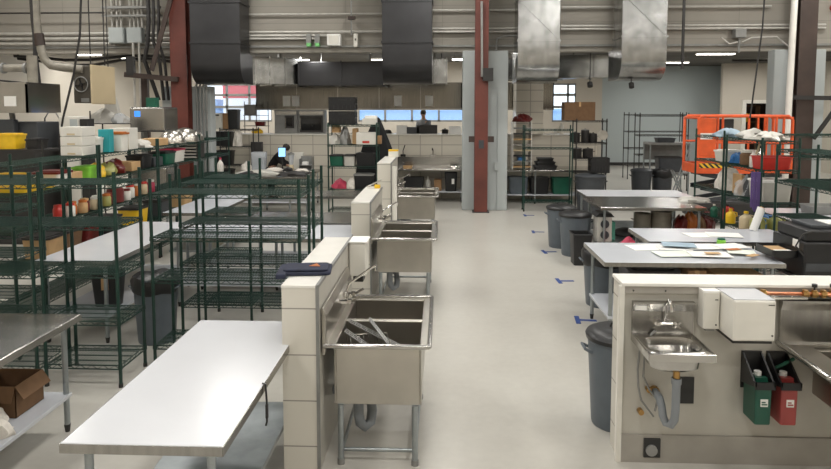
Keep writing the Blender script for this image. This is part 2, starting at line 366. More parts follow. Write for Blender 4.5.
run_duct(gxh(238, 16.7), 16.7, gxh(300, 17.6), 17.6, 3.15, 3.85, 'duct', 'ribbed galvanised duct run under the beam, left of centre', .35)
run_duct(gxh(298, 17.4), 17.4, gxh(384, 17.4), 17.4, 3.12, 3.75, 'duct_dark', 'dark duct run under the beam between two dark ducts', .9)
run_duct(gxh(384, 17.0), 17.0, gxh(447, 17.0), 17.0, 3.15, 3.8, 'duct', 'short duct run behind the second dark duct', .5)
run_duct(gxh(562, 16.9), 17.5, gxh(625, 16.3), 16.9, 3.3, 3.9, 'duct', 'galvanised duct run joining the two shiny ducts', .55, .6)
run_duct(gxh(500, 17.2), 17.2, gxh(520, 17.2), 17.2, 3.25, 3.8, 'duct', 'short galvanised duct stub right of the middle column', .3)

# ================================================================ HOODS
def hood(px0, px1, lab):
    y = 18.75; x0, x1 = gx(px0, y), gx(px1, y)
    t = thing('range_hood', lab, 'hood', ((x0+x1)/2, y, 2.5), 0, 'stainless exhaust hoods over the kitchen'); h = (x1-x0)/2
    b = MB(); b.box(-h, h, 0, .03, 0, .72); b.box(-h, h, 1.3, 1.33, 0, .72); b.box(-h, -h+.03, 0, 1.3, 0, .72); b.box(h-.03, h, 0, 1.3, 0, .72); b.box(-h, h, 0, 1.33, .72, .75)
    b.build('canopy', M['hoodsteel'], t); MB().box(-h, h, -.02, .05, -.04, 0).build('lip', M['steel'], t)
    MB().cyl((-h*.8, .6, .75), (-h*.8, .6, 1.86), .015).cyl((h*.8, .6, .75), (h*.8, .6, 1.86), .015).build('hanger_rod', M['dark'], t)
    sm = MB(); k = max(2, round(2*h/1.1))
    for i in range(1, k): sm.box(-h+2*h*i/k-.01, -h+2*h*i/k+.01, -.008, 0, 0, .72)
    sm.build('seam', M['steel'], t)
hood(257, 462, 'long stainless exhaust hood over the kitchen left of the middle column')
hood(503, 553, 'short stainless exhaust hood over the kitchen right of the middle column')
for px, lab in ((287, 'left of two white notices on the long hood'), (296, 'right of two white notices on the long hood'), (398, 'white notice on the long hood above the draped black cover'), (429, 'white notice on the long hood nearest the middle column')):
    tag(MB().box(-.11, .11, 0, .006, 0, .3).build('notice', M['paper'], loc=(gx(px, 18.7), 18.735, 2.57)), lab, 'notice', 'notices on the hood')

# ================================================================ CONDUITS AND BOXES
def pipe(pts, r, m, lab, name='conduit', cat='pipe', n=8, group=None):
    o = MB().tube(pts, r, n).build(name, M[m], smooth=True); return tag(o, lab, cat, group)
yb = 16.2
for k, py in enumerate((33, 38, 43)):
    z = gz(py, yb)
    pipe([(-11.9, yb, z), (gxh(111, yb), yb, z)], .035, 'ltpipe', ['top', 'middle', 'lowest'][k]+' of three pale conduits running left on the beam', group='pale conduits on the beam')
    pipe([(gxh(144, yb), yb, z), (gxh(172, yb), yb, z)], .03, 'ltpipe', ['top', 'middle', 'lowest'][k]+' short conduit between the junction boxes and left column', group='pale conduits on the beam')
for k, (px, lab) in enumerate(((118.5, 'left grey electrical box on the concrete beam'), (136.5, 'right grey electrical box on the concrete beam'))):
    t = thing('junction_box', lab, 'electrical box', (gxh(px, 16.15), 16.17, 4.13), 0, 'grey boxes on the beam')
    MB().box(-.19, .19, -.15, .05, 0, .38).build('enclosure', M['palegrey'], t, bevel=.008); MB().box(-.17, .17, -.16, -.15, .02, .36).build('cover', M['palegrey'], t)
for k, px in enumerate((113, 118, 122, 131, 135, 139, 143)):
    pipe([(gxh(px, yb), yb-.02, 4.5), (gxh(px, yb), yb-.02, 6.58)], .026, 'ltpipe', 'thin riser conduit above the grey boxes, number %s from the left' % ['one', 'two', 'three', 'four', 'five', 'six', 'seven'][k], group='risers above the grey boxes')
for k, px in enumerate((132, 138)):
    pipe([(gxh(px, 15.9), 15.95, 4.13), (gxh(px, 15.9), 15.95, 3.8), (gxh(px, 15.9), 15.95, 0)], .03, 'ltpipe', ['left', 'right'][k]+' conduit dropping from the right grey box to the floor', group='drop conduits')
tag(MB().box(gxh(105, yb), gxh(163, yb), 16.05, 16.14, 4.98, 5.04).box(gxh(105, yb), gxh(163, yb), 16.05, 16.14, 4.78, 4.83).build('strut_rail', M['midgrey']), 'steel strut rails holding the riser conduits above the boxes', 'rail')
pipe([(-11.9, 16.0, 5.0-.13), (gxh(105, 16), 16.0, 4.87)], .02, 'dark', 'thin dark rail along the beam at upper left')
for k, (py, a, b) in enumerate(((15, 240, 383), (32.5, 240, 383), (36, 240, 327), (39, 240, 320))):
    pipe([(gxh(a, yb), yb, gz(py, yb)), (gxh(b, yb), yb, gz(py, yb))], .03 if k else .022, 'ltpipe', ['highest', 'second', 'third', 'lowest'][k]+' pale conduit on the beam between the two dark ducts', group='conduits between the dark ducts')
for k, (py, a, b) in enumerate(((12, 432, 518), (30, 432, 518), (33, 432, 518))):
    pipe([(gxh(a, yb), yb-.6 if False else yb, gz(py, yb)), (gxh(b, yb), yb, gz(py, yb))], .026, 'ltpipe', ['highest', 'middle', 'lowest'][k]+' conduit crossing behind the middle red column', group='conduits behind the middle column')
for k, (py, a, b) in enumerate(((10, 561, 770), (28, 561, 825), (31, 561, 825))):
    pipe([(gxh(a, yb), yb, gz(py, yb)), (gxh(b, yb), yb, gz(py, yb))], .028, 'ltpipe', ['highest', 'middle', 'lowest'][k]+' conduit on the beam right of the shiny ducts', group='conduits on the right beam')
pipe([(gxh(470, yb)+.0, 16.0, 1.2), (gxh(496, 16), 15.9, 3.9), (gxh(497, 16), 16.1, 4.2), (gxh(505, yb), 16.18, 4.28), (gxh(518, yb), yb, 4.28)][1:], .02, 'midgrey', 'thin bent conduit rising from the pale middle column')
t = thing('junction_box', 'grey junction box on the beam at the right with bent conduits', 'electrical box', (gxh(738, yb), 16.16, 4.2))
MB().box(-.13, .13, -.12, .1, 0, .2).build('enclosure', M['midgrey'], t, bevel=.01); MB().box(-.02, .02, -.05, .0, -.35, 0).build('hanger', M['midgrey'], t)
pipe([(gxh(720, yb), 16.12, 4.2), (gxh(728, yb), 16.12, 4.05), (gxh(736, yb), 16.12, 4.1)], .02, 'ltpipe', 'short bent conduit at the left of the right junction box')
pipe([(gxh(741, yb), 16.12, 4.1), (gxh(750, yb), 16.12, 4.2), (gxh(775, yb), 16.12, 4.22), (gxh(781, yb), 16.12, 4.1), (gxh(782, yb), 15.84, 3.95)], .02, 'ltpipe', 'bent conduit running from the right junction box to the pale column')
t = thing('control_box', 'white control box on the beam between the dark ducts', 'electrical box', (gxh(334.5, yb), 16.16, 4.05))
MB().box(-.165, .165, -.1, .1, 0, .28).build('enclosure', M['paper'], t, bevel=.01); MB().box(-.12, .12, -.11, -.1, .04, .24).build('door', M['white'], t)
t = thing('control_box', 'small white switch box right of the white control box', 'electrical box', (gxh(356, yb), 16.18, 4.02))
MB().box(-.05, .05, -.08, .1, 0, .32).build('enclosure', M['white'], t, bevel=.01); MB().box(-.015, .015, -.1, -.08, .15, .2).build('switch', M['dark'], t)
for px, lab in ((309, 'left small green indicator unit on the beam'), (317.5, 'right small green indicator unit on the beam')):
    t = thing('indicator_unit', lab, 'indicator', (gxh(px, yb), 16.18, 4.04)); MB().box(-.06, .06, -.05, .1, .08, .3).build('housing', M['midgrey'], t); MB().box(-.05, .05, -.06, .1, 0, .08).build('lens', M['exitgreen'], t)
pipe([(gxh(352, yb), 16.1, 4.3), (gxh(352, yb), 16.1, 6.5)], .02, 'midgrey', 'thin vertical conduit above the white switch box')
tag(MB().box(gxh(349, yb), gxh(356, yb), 16.05, 16.14, 4.68, 4.76).build('pipe_clip', M['brown']), 'small rusty clip on the thin vertical conduit', 'clip')
# vent pipe with elbow to the heater
pipe([(gxh(37, 13), 13, 6.5), (gxh(37, 13), 13, gz(22, 13)), (gxh(41, 13), 13, gz(50, 13)), (gxh(44, 13), 13, gz(59, 13)), (gxh(50, 13), 13, gz(65, 13)), (gxh(62, 13), 13, gz(67, 13)), (gxh(82, 13), 13, gz(69, 13))], .082, 'dustpipe', 'fat dusty vent pipe bending down to the unit heater', 'vent_pipe', n=14)
tag(MB().cyl((gxh(38.5, 13), 13, gz(33, 13)), (gxh(40, 13), 13, gz(45, 13)), .1, 14).build('pipe_collar', M['brown'], smooth=True), 'brown collar around the fat vent pipe', 'collar')
t = thing('unit_heater', 'hanging unit heater with round fan and cream side panel', 'heater', (gxh(89, 13), 13, gz(104, 13)))
hx = 13/650
MB().box(-18*hx, 0, 0, .93, .02, .78).build('body', M['heaterbody'], t, bevel=.02); MB().box(0, .03, -.02, .95, 0, .8).build('side_panel', M['cream'], t, bevel=.02, label='cream coloured side panel')
MB().tube([(-.19+.14*math.cos(a), -.02, .4+.15*math.sin(a)) for a in [2*PI*k/20 for k in range(21)]], .012, 6).build('fan_ring', M['midgrey'], t)
fb = MB()
for k in range(4):
    a = PI/2*k+.3; fb.bar((-.19, -.012, .4), (-.19+.13*math.cos(a), -.012, .4+.13*math.sin(a)), .05, .008)
fb.cyl((-.19, -.03, .4), (-.19, 0, .4), .035).build('fan_blade', M['black'], t)
MB().box(-.2, -.04, -.015, 0, .04, .12).build('nameplate', M['midgrey'], t)
MB().cyl((-.15, .3, .78), (-.15, .3, 3.0), .012).cyl((.15, .3, .8), (.15, .3, 3.0), .012).build('hanger_rod', M['dark'], t)
def cable(pts, r, lab): return tag(MB().tube(pts, r, 6).build('cable', M['dark'], smooth=True), lab, 'cable')
cable([(gxh(88, 12), 12, 6.0), (gxh(80, 12), 12, gz(35, 12)), (gxh(72, 12), 12, gz(75, 12)), (gxh(60, 12), 12, gz(118, 12)), (gxh(54, 12), 12, gz(150, 12))], .02, 'black cable slanting down past the unit heater')
cable([(gxh(31, 13.6), 13.6, 6.2), (gxh(33, 13.6), 13.6, gz(20, 13.6)), (gxh(36, 13.6), 13.6, gz(60, 13.6)), (gxh(38, 13.6), 13.6, gz(84, 13.6))], .03, 'thick black cable hanging left of the fat vent pipe')
cable([(gxh(765, 12.5), 12.5, 6.0), (gxh(762, 12.5), 12.5, gz(30, 12.5)), (gxh(757, 12.5), 12.5, gz(80, 12.5)), (gxh(753, 12.5), 12.5, gz(118, 12.5))], .015, 'thin black cable hanging before the doorway at right')
for k, (x, lw) in enumerate(((149, .09), (154, .07), (159, .06))):
    cable([(gxh(x, 15.6), 15.6, 6.55), (gxh(x, 15.6), 15.62, gz(18, 15.6)), (gxh(x-1, 15.6), 15.6, gz(40, 15.6)), (gxh(x+(4 if k else -6), 15.6), 15.65, gz(60, 15.6)), (gxh(x+8, 15.8), 15.8, gz(100, 15.6))], lw*.6, ['leftmost', 'middle', 'rightmost'][k]+' of the thick black cables beside the left column')
pipe([(gxh(683, 15), 15, 6.4), (gxh(683, 15), 15, gz(70, 15))], .035, 'dark', 'dark vertical rod hanging right of the shiny ducts', 'hanging_rod', 'rod')
pipe([(gxh(664, 15.2), 15.2, gz(66, 15.2)), (gxh(683, 15.2), 15.15, gz(66, 15.2))], .02, 'dark', 'short dark bar joining the right duct to the hanging rod', 'hanging_rod', 'rod')
pipe([(gxh(796, 15.2), 15.3, 6.4), (gxh(794, 15.2), 15.3, gz(100, 15.2)), (gxh(793, 15.2), 15.3, .1)], .07, 'cap', 'cream pipe running down beside the dark right column', 'drain_pipe', n=12)
for k, px in enumerate((193, 196.5, 200, 203)):
    pipe([(gxh(px, 15.7), 15.85, .1), (gxh(px, 15.7), 15.85, 3.8)], .025, 'midgrey', 'vertical conduit right of the left red column, %s from the left' % ['first', 'second', 'third', 'fourth'][k], group='conduits beside the left column')
# dark sagging cables under the beam at the left
for k, (z, s) in enumerate(((3.85, .06), (3.75, .1))):
    cable([(-11.5, 17.2+k*.1, 4.33)]+[(-11.5+i*.7, 17.2+k*.15, z+s*math.cos(i*1.3)) for i in range(8)]+[(-6.6, 17.2+k*.1, 4.33)], .04, ['upper', 'lower'][k]+' dark cable run under the beam at far left')

# ---------------- lamps
def tube_lamp(px, py, y, ln, lab, on=True):
    x = gx(px, y); z = gz(py, y)
    t = thing('ceiling_light', lab, 'ceiling light', (x, y, z), 0, 'strip lights of the back rooms')
    MB().box(-ln/2, ln/2, -.09, .09, .04, .1).build('housing', M['white'], t)
    MB().box(-ln/2+.02, ln/2-.02, -.07, .07, 0, .04).build('diffuser', M['lamp'], t)
    MB().cyl((-ln*.3, 0, .1), (-ln*.3, 0, 4.35-z), .008, 6).cyl((ln*.3, 0, .1), (ln*.3, 0, 4.35-z), .008, 6).build('hanger_rod', M['dark'], t)
    a = area(0, 0, -.02, ln, .15, KITCHEN_POWER); a.parent = t
tube_lamp(93, 55, 20, .75, 'strip light high behind the unit heater, left one')
tube_lamp(135, 59, 22, .7, 'strip light behind the drop conduits at left')
tube_lamp(316, 53, 17.3, .35, 'small strip light above the dark duct run')
tube_lamp(710, 52.5, 20.5, .55, 'shorter strip light at right before the grey wall')
tube_lamp(748, 48, 19, .7, 'longer strip light at right before the grey wall')
tube_lamp(459, 61, 19.5, .45, 'strip light just left of the middle boxed column')
for k, (x, y) in enumerate([(x, y) for y in (20.5, 24) for x in (-9, -5.5, -2, 1.8)]+[(9, 22), (9, 26), (12.5, 25)]):
    t = thing('ceiling_light', 'recessed kitchen ceiling light over the back rooms', 'ceiling light', (x, y, 4.25), 0, 'recessed lights of the back rooms')
    MB().box(-.6, .6, -.15, .15, .05, .1).build('housing', M['white'], t); MB().box(-.58, .58, -.13, .13, .03, .05).build('diffuser', M['lamp'], t)
    a = area(0, 0, 0, 1.2, .3, KITCHEN_POWER*2.6); a.parent = t
for j, y in enumerate((-1.5, 2.5, 6.5, 10.5, 14)):
    for i, x in enumerate((-9, -4.6, -.2, 4.2, 8.6, 12.6)):
        t = thing('ceiling_light', 'high bay light of the hall ceiling', 'ceiling light', (x, y, 6.4), 0, 'high bay lights of the hall')
        MB().box(-.62, .62, -.3, .3, .05, .18).build('housing', M['white'], t); MB().box(-.6, .6, -.28, .28, .02, .05).build('diffuser', M['lamp'], t)
        a = area(0, 0, 0, 1.25, .6, HALL_POWER); a.parent = t

# ================================================================ LOW TILED WALLS
def low_wall(name, x0, x1, y0, y1, h):
    o = struct(name, MB().box(x0, x1-.012, y0, y1, 0, h-.02), M['tile_end'])
    MB().box(x0-.004, x1-.012, y0-.004, y1, h-.02, h).build('cap', M['cap'], o, bevel=.004)
    MB().box(x1-.012, x1, y0+.0, y1, 0, h-.02).build('board', M['board'], o)
    MB().box(x1-.014, x1+.006, y0-.006, y0+.02, 0, h).box(x1-.014, x1+.006, y0, y1, h-.02, h+.003).build('edge_trim', M['midgrey'], o)
    return o
low_wall('wall_sink_near', -1.075, -.83, 4.25, 5.9, 1.31)
low_wall('wall_sink_middle', -1.15, -.9, 8.15, 9.75, 1.31)
low_wall('wall_sink_far', -1.19, -.93, 11.9, 13.6, 1.5)
wr = struct('wall_hand_sink', MB().box(1.262, 3.6, 4.520, 4.740, 0, 1.265), M['tile_end'])
MB().box(1.262, 3.6, 4.500, 4.520, .2, 1.25).build('board', M['board'], wr)
MB().box(1.26, 3.6, 4.480, 4.520, 0, .2).box(1.262, 3.6, 4.485, 4.500, 1.215, 1.265).build('kick_plate', M['kick'], wr)
MB().box(1.25, 3.6, 4.475, 4.745, 1.265, 1.288).build('cap', M['cap'], wr, bevel=.004)
MB().box(1.235, 1.27, 4.478, 4.520, 0, 1.265).build('corner_trim', M['white'], wr)
MB().box(gx(652, 4.470), gx(669, 4.470), 4.465, 4.480, .045, .18).box(gx(686, 4.490), gx(702, 4.490), 4.490, 4.500, .43, .62).build('opening', M['base'], wr)
MB().cyl((gx(660, 4.460), 4.450, .10), (gx(660, 4.460), 4.465, .10), .04, 20).build('drain_cap', M['midgrey'], wr)
sc_ = MB()
for x in (1.33, 1.55, 1.8, 2.1, 2.5): sc_.cyl((x, 4.480, 1.235), (x, 4.486, 1.235), .006, 8)
sc_.build('screw', M['dark'], wr)

# ================================================================ SINKS
def bowl(x0, x1, y0, y1, z0, z1, t=.012):
    b = MB(); b.box(x0, x0+t, y0, y1, z0, z1); b.box(x1-t, x1, y0, y1, z0, z1); b.box(x0+t, x1-t, y0, y0+t, z0, z1); b.box(x0+t, x1-t, y1-t, y1, z0, z1); b.box(x0+t, x1-t, y0+t, y1-t, z0, z0+t)
    return b
def faucet(t, x, y, z, swing):
    """wall faucet at x, mounted on a splash, body along y, spout swinging"""
    MB().cyl((x, y-.1, z), (x, y+.1, z), .018).cyl((x-.05, y-.1, z), (x+.03, y-.1, z), .016).cyl((x-.05, y+.1, z), (x+.03, y+.1, z), .016).cyl((x, y, z-.02), (x, y, z+.05), .02).build('faucet', M['chrome'], t, smooth=True)
    for s in (-.1, .1):
        MB().cyl((x+.03, y+s, z), (x+.06, y+s, z), .024, 8).bar((x+.05, y+s, z-.0), (x+.13, y+s-.02, z+.05), .012, .02).build('faucet_handle', M['chrome'], t)
    dx, dy, dz = swing
    MB().tube([(x, y, z+.04), (x+dx*.1, y+dy*.1, z+.10), (x+dx*.5, y+dy*.5, z+.1+dz*.5), (x+dx*.92, y+dy*.92, z+.1+dz), (x+dx, y+dy, z+.09+dz), (x+dx, y+dy, z+.05+dz)], .011, 8).build('spout', M['chrome'], t, smooth=True)
def utility_sink(x, y, ln, lab, W=.74, two=True, bowl_h=.43):
    """stands along a wall: local x 0..W away from the wall, y 0..ln"""
    t = thing('utility_sink', lab, 'sink', (x, y, 0), 0, 'utility sinks along the tiled half walls')
    H = .86; e = .055
    n = 2; bl = (ln-2*e-.03)/2 if two else ln-2*e
    b = MB()
    for k in range(2 if two else 1):
        y0 = e+k*(bl+.03); q = bowl(e+.02, W-e, y0, y0+bl, H-bowl_h, H-.005); b.v, b.f = (b.add(q.v, q.f).v, b.f)
    if two: b.box(e+.02, W-e, e+bl, e+bl+.03, H-.06, H-.006)
    b.build('basin', M['sinksteel'], t, bevel=.006)
    # deck and rolled rim
    r = MB(); r.box(0, e+.022, 0, ln, H-.01, H); r.box(W-e-.002, W, 0, ln, H-.01, H); r.box(e+.02, W-e, 0, e+.002, H-.01, H); r.box(e+.02, W-e, ln-e-.002, ln, H-.01, H)
    r.build('deck', M['sinksteel'], t)
    MB().tube([(.01, 0, H+.005), (W-.02, 0, H+.005), (W, .02, H+.005), (W, ln-.02, H+.005), (W-.02, ln, H+.005), (.01, ln, H+.005)], .017, 10).build('rim', M['steel'], t, smooth=True)
    MB().prism([(0, H-.06), (.02, H-.06), (.03, H), (.03, H+.2), (.012, H+.27), (0, H+.27)], 0, ln, 'y').build('backsplash', M['sinksteel'], t, bevel=.004)
    for (lx, ly) in ((.12, .05), (W-.1, .05), (.12, ln-.1), (W-.1, ln-.1)):
        l = MB().cyl((lx, ly, .03), (lx, ly, H-bowl_h), .021, 12).build('leg', M['galv'], t, smooth=True); MB().cyl((lx, ly, 0), (lx, ly, .04), .026, 10).build('foot', M['midgrey'], l)
    MB().cyl((.12, .1, .08), (.12, ln-.1, .08), .014).cyl((W-.1, .1, .08), (W-.1, ln-.1, .08), .014).cyl((.12, .1, .08), (W-.1, .1, .08), .014).cyl((.12, ln-.1, .08), (W-.1, ln-.1, .08), .014).build('brace', M['galv'], t, smooth=True)
    MB().tube([(.22, ln*.2, H-bowl_h), (.22, ln*.2, .27), (.23, ln*.21, .2), (.26, ln*.23, .16), (.3, ln*.26, .18), (.31, ln*.28, .25), (.29, ln*.34, .33), (.2, ln*.38, .35), (.0, ln*.4, .35)], .038, 12).build('drain_trap', M['pvc'], t, smooth=True)
    faucet(t, .07, ln*.55, H+.15, (.2, .38, .07))
    return t
utility_sink(-.822, 4.33, 1.2, 'nearest stainless two bowl sink on the tiled wall, utensils in its bowl')
utility_sink(-.89, 8.02, 1.28, 'middle stainless sink on the second tiled wall along the aisle', .82)
utility_sink(-.915, 12.0, 1.3, 'farthest stainless sink of the three along the aisle', .84)
# utensil basket in the nearest sink
t = thing('wire_basket', 'wire basket with chrome racks lying in the nearest sink bowl', 'basket', (-.52, 4.62, .446), .2)
b = MB()
for z in (0, .12, .24, .36): b.tube([(-.14, -.12, z), (.14, -.12, z), (.14, .14, z), (-.14, .14, z), (-.14, -.12, z)], .004, 5)
for i in range(9):
    u = -.14+.28*i/8; b.bar((u, -.12, 0), (u, -.12, .36), .004); b.bar((u, .14, 0), (u, .14, .36), .004); b.bar((u, -.12, .003), (u, .14, .003), .004)
for i in range(8):
    u = -.12+.26*i/7; b.bar((.14, u, 0), (.14, u, .36), .004); b.bar((-.14, u, 0), (-.14, u, .36), .004)
b.build('basket', M['chrome'], t)
for k, (a, c) in enumerate((((-.2, .1, .40), (.22, -.18, .30)), ((-.22, .0, .36), (.08, -.24, .26)), ((-.05, .1, .42), (.12, -.2, .34)))):
    b = MB(); p, q = Vector((-.5, 4.72, .47))+Vector(a), Vector((-.5, 4.72, .47))+Vector(c)
    for o_ in (0, .03, .06): b.bar(p+Vector((0, o_, 0)), q+Vector((0, o_, 0)), .007)
    for s in [i/9 for i in range(10)]: b.bar(p.lerp(q, s), p.lerp(q, s)+Vector((0, .06, 0)), .005)
    tag(b.build('utensil_rack', M['midgrey']), ['left chrome utensil rack leaning in the nearest sink', 'lower chrome utensil rack leaning in the nearest sink', 'right chrome utensil rack leaning in the nearest sink'][k], 'utensil rack', 'racks in the sink')
# things on the low walls
t = thing('paper_towel_dispenser', 'white towel dispenser at the far end of the near tiled wall', 'dispenser', (-.824, 5.68, 1.0))
MB().box(0, .15, 0, .24, 0, .3).build('case', M['white'], t, bevel=.012); MB().box(0, .165, -.01, .25, .3, .315).build('lid', M['paper'], t, bevel=.004); MB().box(.03, .12, .04, .2, -.06, 0).build('outlet', M['dark'], t)
tw = MB(); tw.rbox(-.19, .19, -.14, .14, 0, .025, .03); tw.rbox(-.15, .17, -.12, .10, .025, .042, .03); tw.box(-.19, -.12, -.2, .08, -.005, .03)
t = thing('folded_garment', 'folded navy garment with an orange patch on near tiled wall', 'garment', (-.99, 4.62, 1.312), .12)
tw.build('cloth', M['navy'], t, bevel=.01); MB().prism([(.03, -.02), (.11, -.035), (.08, .05)], .043, .046, 'z').build('patch', M['rust'], t)
t = thing('pipe_fitting', 'pile of yellow taped fittings on the middle tiled wall', 'fittings', (-1.02, 9.6, 1.312))
MB().box(-.08, .02, -.05, .05, 0, .03).bar((-.1, 0, .02), (.12, .05, .12), .02).build('fitting', M['chrome'], t); MB().box(.02, .1, -.02, .06, .0, .05).build('yellow_tag', M['yellow'], t)
t = thing('lidded_box', 'yellow topped white box on the far tiled wall end', 'box', (-1.0, 13.4, 1.502))
MB().box(-.1, .1, -.1, .1, 0, .12).build('box_body', M['white'], t, bevel=.005); MB().box(-.1, .1, -.1, .1, .12, .15).build('lid', M['yellow'], t)
t = thing('white_post', 'white plastic pipe standing at the end of the far sink wall', 'pipe', (-.86, 11.75, 0)); MB().cyl((0, 0, 0), (0, 0, 1.45), .045, 12).build('pipe', M['white'], t, smooth=True)

# ---- hand sink on the right wall (faces -y)
t = thing('hand_sink', 'wall mounted stainless hand sink with gooseneck faucet at right', 'sink', (1.32, 4.48, .905))
W = .42; D = .40
def oval_bowl():
    b = MB(); n = 32; outer = []; v = []; cx, cy = W/2, -D*.52
    def se(a, rx, ry):
        c, s_ = math.cos(a), math.sin(a); return (rx*math.copysign(abs(c)**.6, c), ry*math.copysign(abs(s_)**.6, s_))
    rings = [(.175, .14, .03), (.168, .133, .0), (.155, .12, -.10), (.10, .08, -.125), (.02, .02, -.13)]
    # deck: square ring matched to first ring by angle
    def sq(a):
        c, s_ = math.cos(a), math.sin(a); k = max(abs(c)/(W/2), abs(s_)/(D/2)); return (c/k, s_/k)
    A = [2*PI*i/n+PI/n*0 for i in range(n)]
    # snap corners
    v += [(W/2+sq(a)[0], -D/2+sq(a)[1], .03) for a in A]
    for rx, ry, z in rings: v += [(cx+se(a, rx, ry)[0], cy+se(a, rx, ry)[1], z) for a in A]
    f = [(k*n+i, k*n+(i+1) % n, (k+1)*n+(i+1) % n, (k+1)*n+i) for k in range(len(rings)) for i in range(n)]
    f.append(tuple(len(rings)*n+i for i in range(n)))
    b.add(v, f); return b
ob = oval_bowl().build('basin', M['steel'], t, smooth=True); so = ob.modifiers.new('thick', 'SOLIDIFY'); so.thickness = .003
MB().box(0, W, -D-.002, -D+.008, -.02, .032).box(-.002, .008, -D, 0, -.02, .032).box(W-.008, W+.002, -D, 0, -.02, .032).build('rim', M['steel'], t, bevel=.003)
MB().prism([(0, .03), (-.014, .03), (-.014, .19), (-.045, .25), (-.045, .262), (0, .262)], 0, W, 'x').build('backsplash', M['steel_dk'], t)
MB().box(.015, .09, -.041, -.028, .205, .235).build('label_plate', M['paper'], t)
MB().rbox(W/2-.15, W/2+.15, -D*.52-.12, -D*.52+.12, -.12, -.02, .06, .25).build('bowl_shell', M['steel'], t)
fy = -.045; fx = W*.52
MB().cyl((fx-.065, fy, .115), (fx+.065, fy, .115), .012).cyl((fx-.065, 0, .115), (fx-.065, fy-.02, .115), .02).cyl((fx+.065, 0, .115), (fx+.065, fy-.02, .115), .02).build('faucet', M['chrome'], t, smooth=True)
for s in (-.065, .065):
    h = MB()
    for k in range(4):
        a = PI/4+PI/2*k; h.bar((fx+s, fy-.04, .115), (fx+s+.03*math.cos(a), fy-.04, .115+.03*math.sin(a)), .012)
    h.cyl((fx+s, fy-.015, .115), (fx+s, fy-.05, .115), .012)
    h.build('faucet_handle', M['chrome'], t)
MB().tube([(fx, fy, .115), (fx, fy-.01, .24), (fx, fy-.02, .27), (fx, fy-.05, .295), (fx, fy-.09, .285), (fx, fy-.105, .25), (fx, fy-.105, .23)], .009, 10).build('spout', M['chrome'], t, smooth=True)
dx, dy = W/2+.035, -D*.52
MB().cyl((dx, dy, -.21), (dx, dy, -.12), .022, 14).build('drain_tail', M['brass'], t, smooth=True)
MB().tube([(dx, dy, -.2), (dx, dy, -.42), (dx-.003, dy+.005, -.49), (dx-.02, dy+.02, -.535), (dx-.045, dy+.045, -.535), (dx-.062, dy+.06, -.49), (dx-.065, dy+.08, -.43), (dx-.07, dy+.11, -.39), (dx-.08, -.02, -.375)], .027, 14).cyl((dx, dy, -.24), (dx, dy, -.2), .033, 14).build('drain_trap', M['pvc'], t, smooth=True)
MB().cyl((dx-.08, -.03, -.375), (dx-.08, -.005, -.375), .035, 16).build('wall_flange', M['brass'], t, smooth=True); MB().cyl((.07, -.05, -.52), (.07, -.005, -.52), .02, 10).build('stop_valve', M['brass'], t); MB().cyl((.12, -.05, -.36), (.12, -.005, -.36), .018, 10).build('stop_valve', M['brass'], t)
MB().tube([(fx-.065, -.03, .06), (.05, -.05, -.05), (.03, -.07, -.2), (.035, -.08, -.32), (.06, -.07, -.42), (.12, -.06, -.5), (.15, -.06, -.54)], .007, 6).tube([(fx, -.03, .0), (.08, -.05, -.12), (.07, -.07, -.25), (.11, -.08, -.34), (.17, -.07, -.42), (.16, -.06, -.5)], .007, 6).build('supply_hose', M['midgrey'], t, smooth=True)
# ---- dispensers
t = thing('soap_dispenser', 'slim white soap dispenser between hand sink and towel box', 'dispenser', (1.83, 4.50, 1.0))
MB().rbox(-.055, .055, -.11, 0, 0, .25, .012).build('case', M['white'], t, bevel=.004); MB().rbox(-.055, .055, -.11, 0, .25, .262, .012).build('lid', M['paper'], t); MB().box(-.03, .03, -.09, -.02, -.02, 0).build('nozzle', M['midgrey'], t)
MB().cyl((.03, -.113, .03), (.03, -.11, .03), .006, 10).box(.02, .04, -.112, -.11, .2, .206).build('lock', M['dark'], t)
t = thing('paper_towel_dispenser', 'large white paper towel dispenser on right wall above the jugs', 'dispenser', (2.03, 4.50, .985))
MB().box(-.14, .13, -.3, 0, 0, .27).build('case', M['white'], t, bevel=.012); MB().box(-.135, .125, -.29, 0, .27, .277).build('lid', M['film'], t, bevel=.002); MB().box(-.13, .12, -.28, -.01, -.02, 0).build('outlet', M['dark'], t)
MB().cyl((.11, -.303, .04), (.11, -.3, .04), .006, 10).box(.08, .12, -.302, -.3, .24, .245).build('lock', M['dark'], t)
# ---- jugs
def jug(x, m, lab):
    t = thing('chemical_jug', lab, 'jug', (x, 4.50, .375), 0, 'sanitiser jugs in black holders')
    b = MB(); b.rbox(-.055, .055, -.2, -.01, 0, .28, .015, .05); b.build('jug_body', M[m], t, bevel=.006)
    MB().box(-.04, .04, -.16, -.12, .28, .31).build('neck', M[m], t); MB().cyl((0, -.1, .28), (0, -.1, .335), .024, 14).cyl((0, -.06, .28), (0, -.06, .3), .014).build('cap', M['paper'], t)
    MB().prism([(0, .22), (-.215, .27), (-.215, .30), (-.19, .30), (-.02, .43), (0, .43)], -.068, -.056, 'x').prism([(0, .22), (-.215, .27), (-.215, .30), (-.19, .30), (-.02, .43), (0, .43)], .056, .068, 'x').box(-.068, .068, -.012, 0, .18, .44).box(-.066, .066, -.215, -.205, .25, .3).build('holder', M['black'], t)
    MB().box(-.022, .026, -.204, -.199, .13, .18).build('label_plate', M['paper'], t, loc=(0, 0, 0))
    MB().box(-.016, .02, -.207, -.203, .142, .15).box(-.016, .008, -.207, -.203, .158, .165).build('lettering', M[m], t)
jug(2.155, 'jug_green', 'green chemical jug in a black wall holder under the towel dispenser')
jug(2.325, 'jug_red', 'red chemical jug in a black wall holder, right of the green')
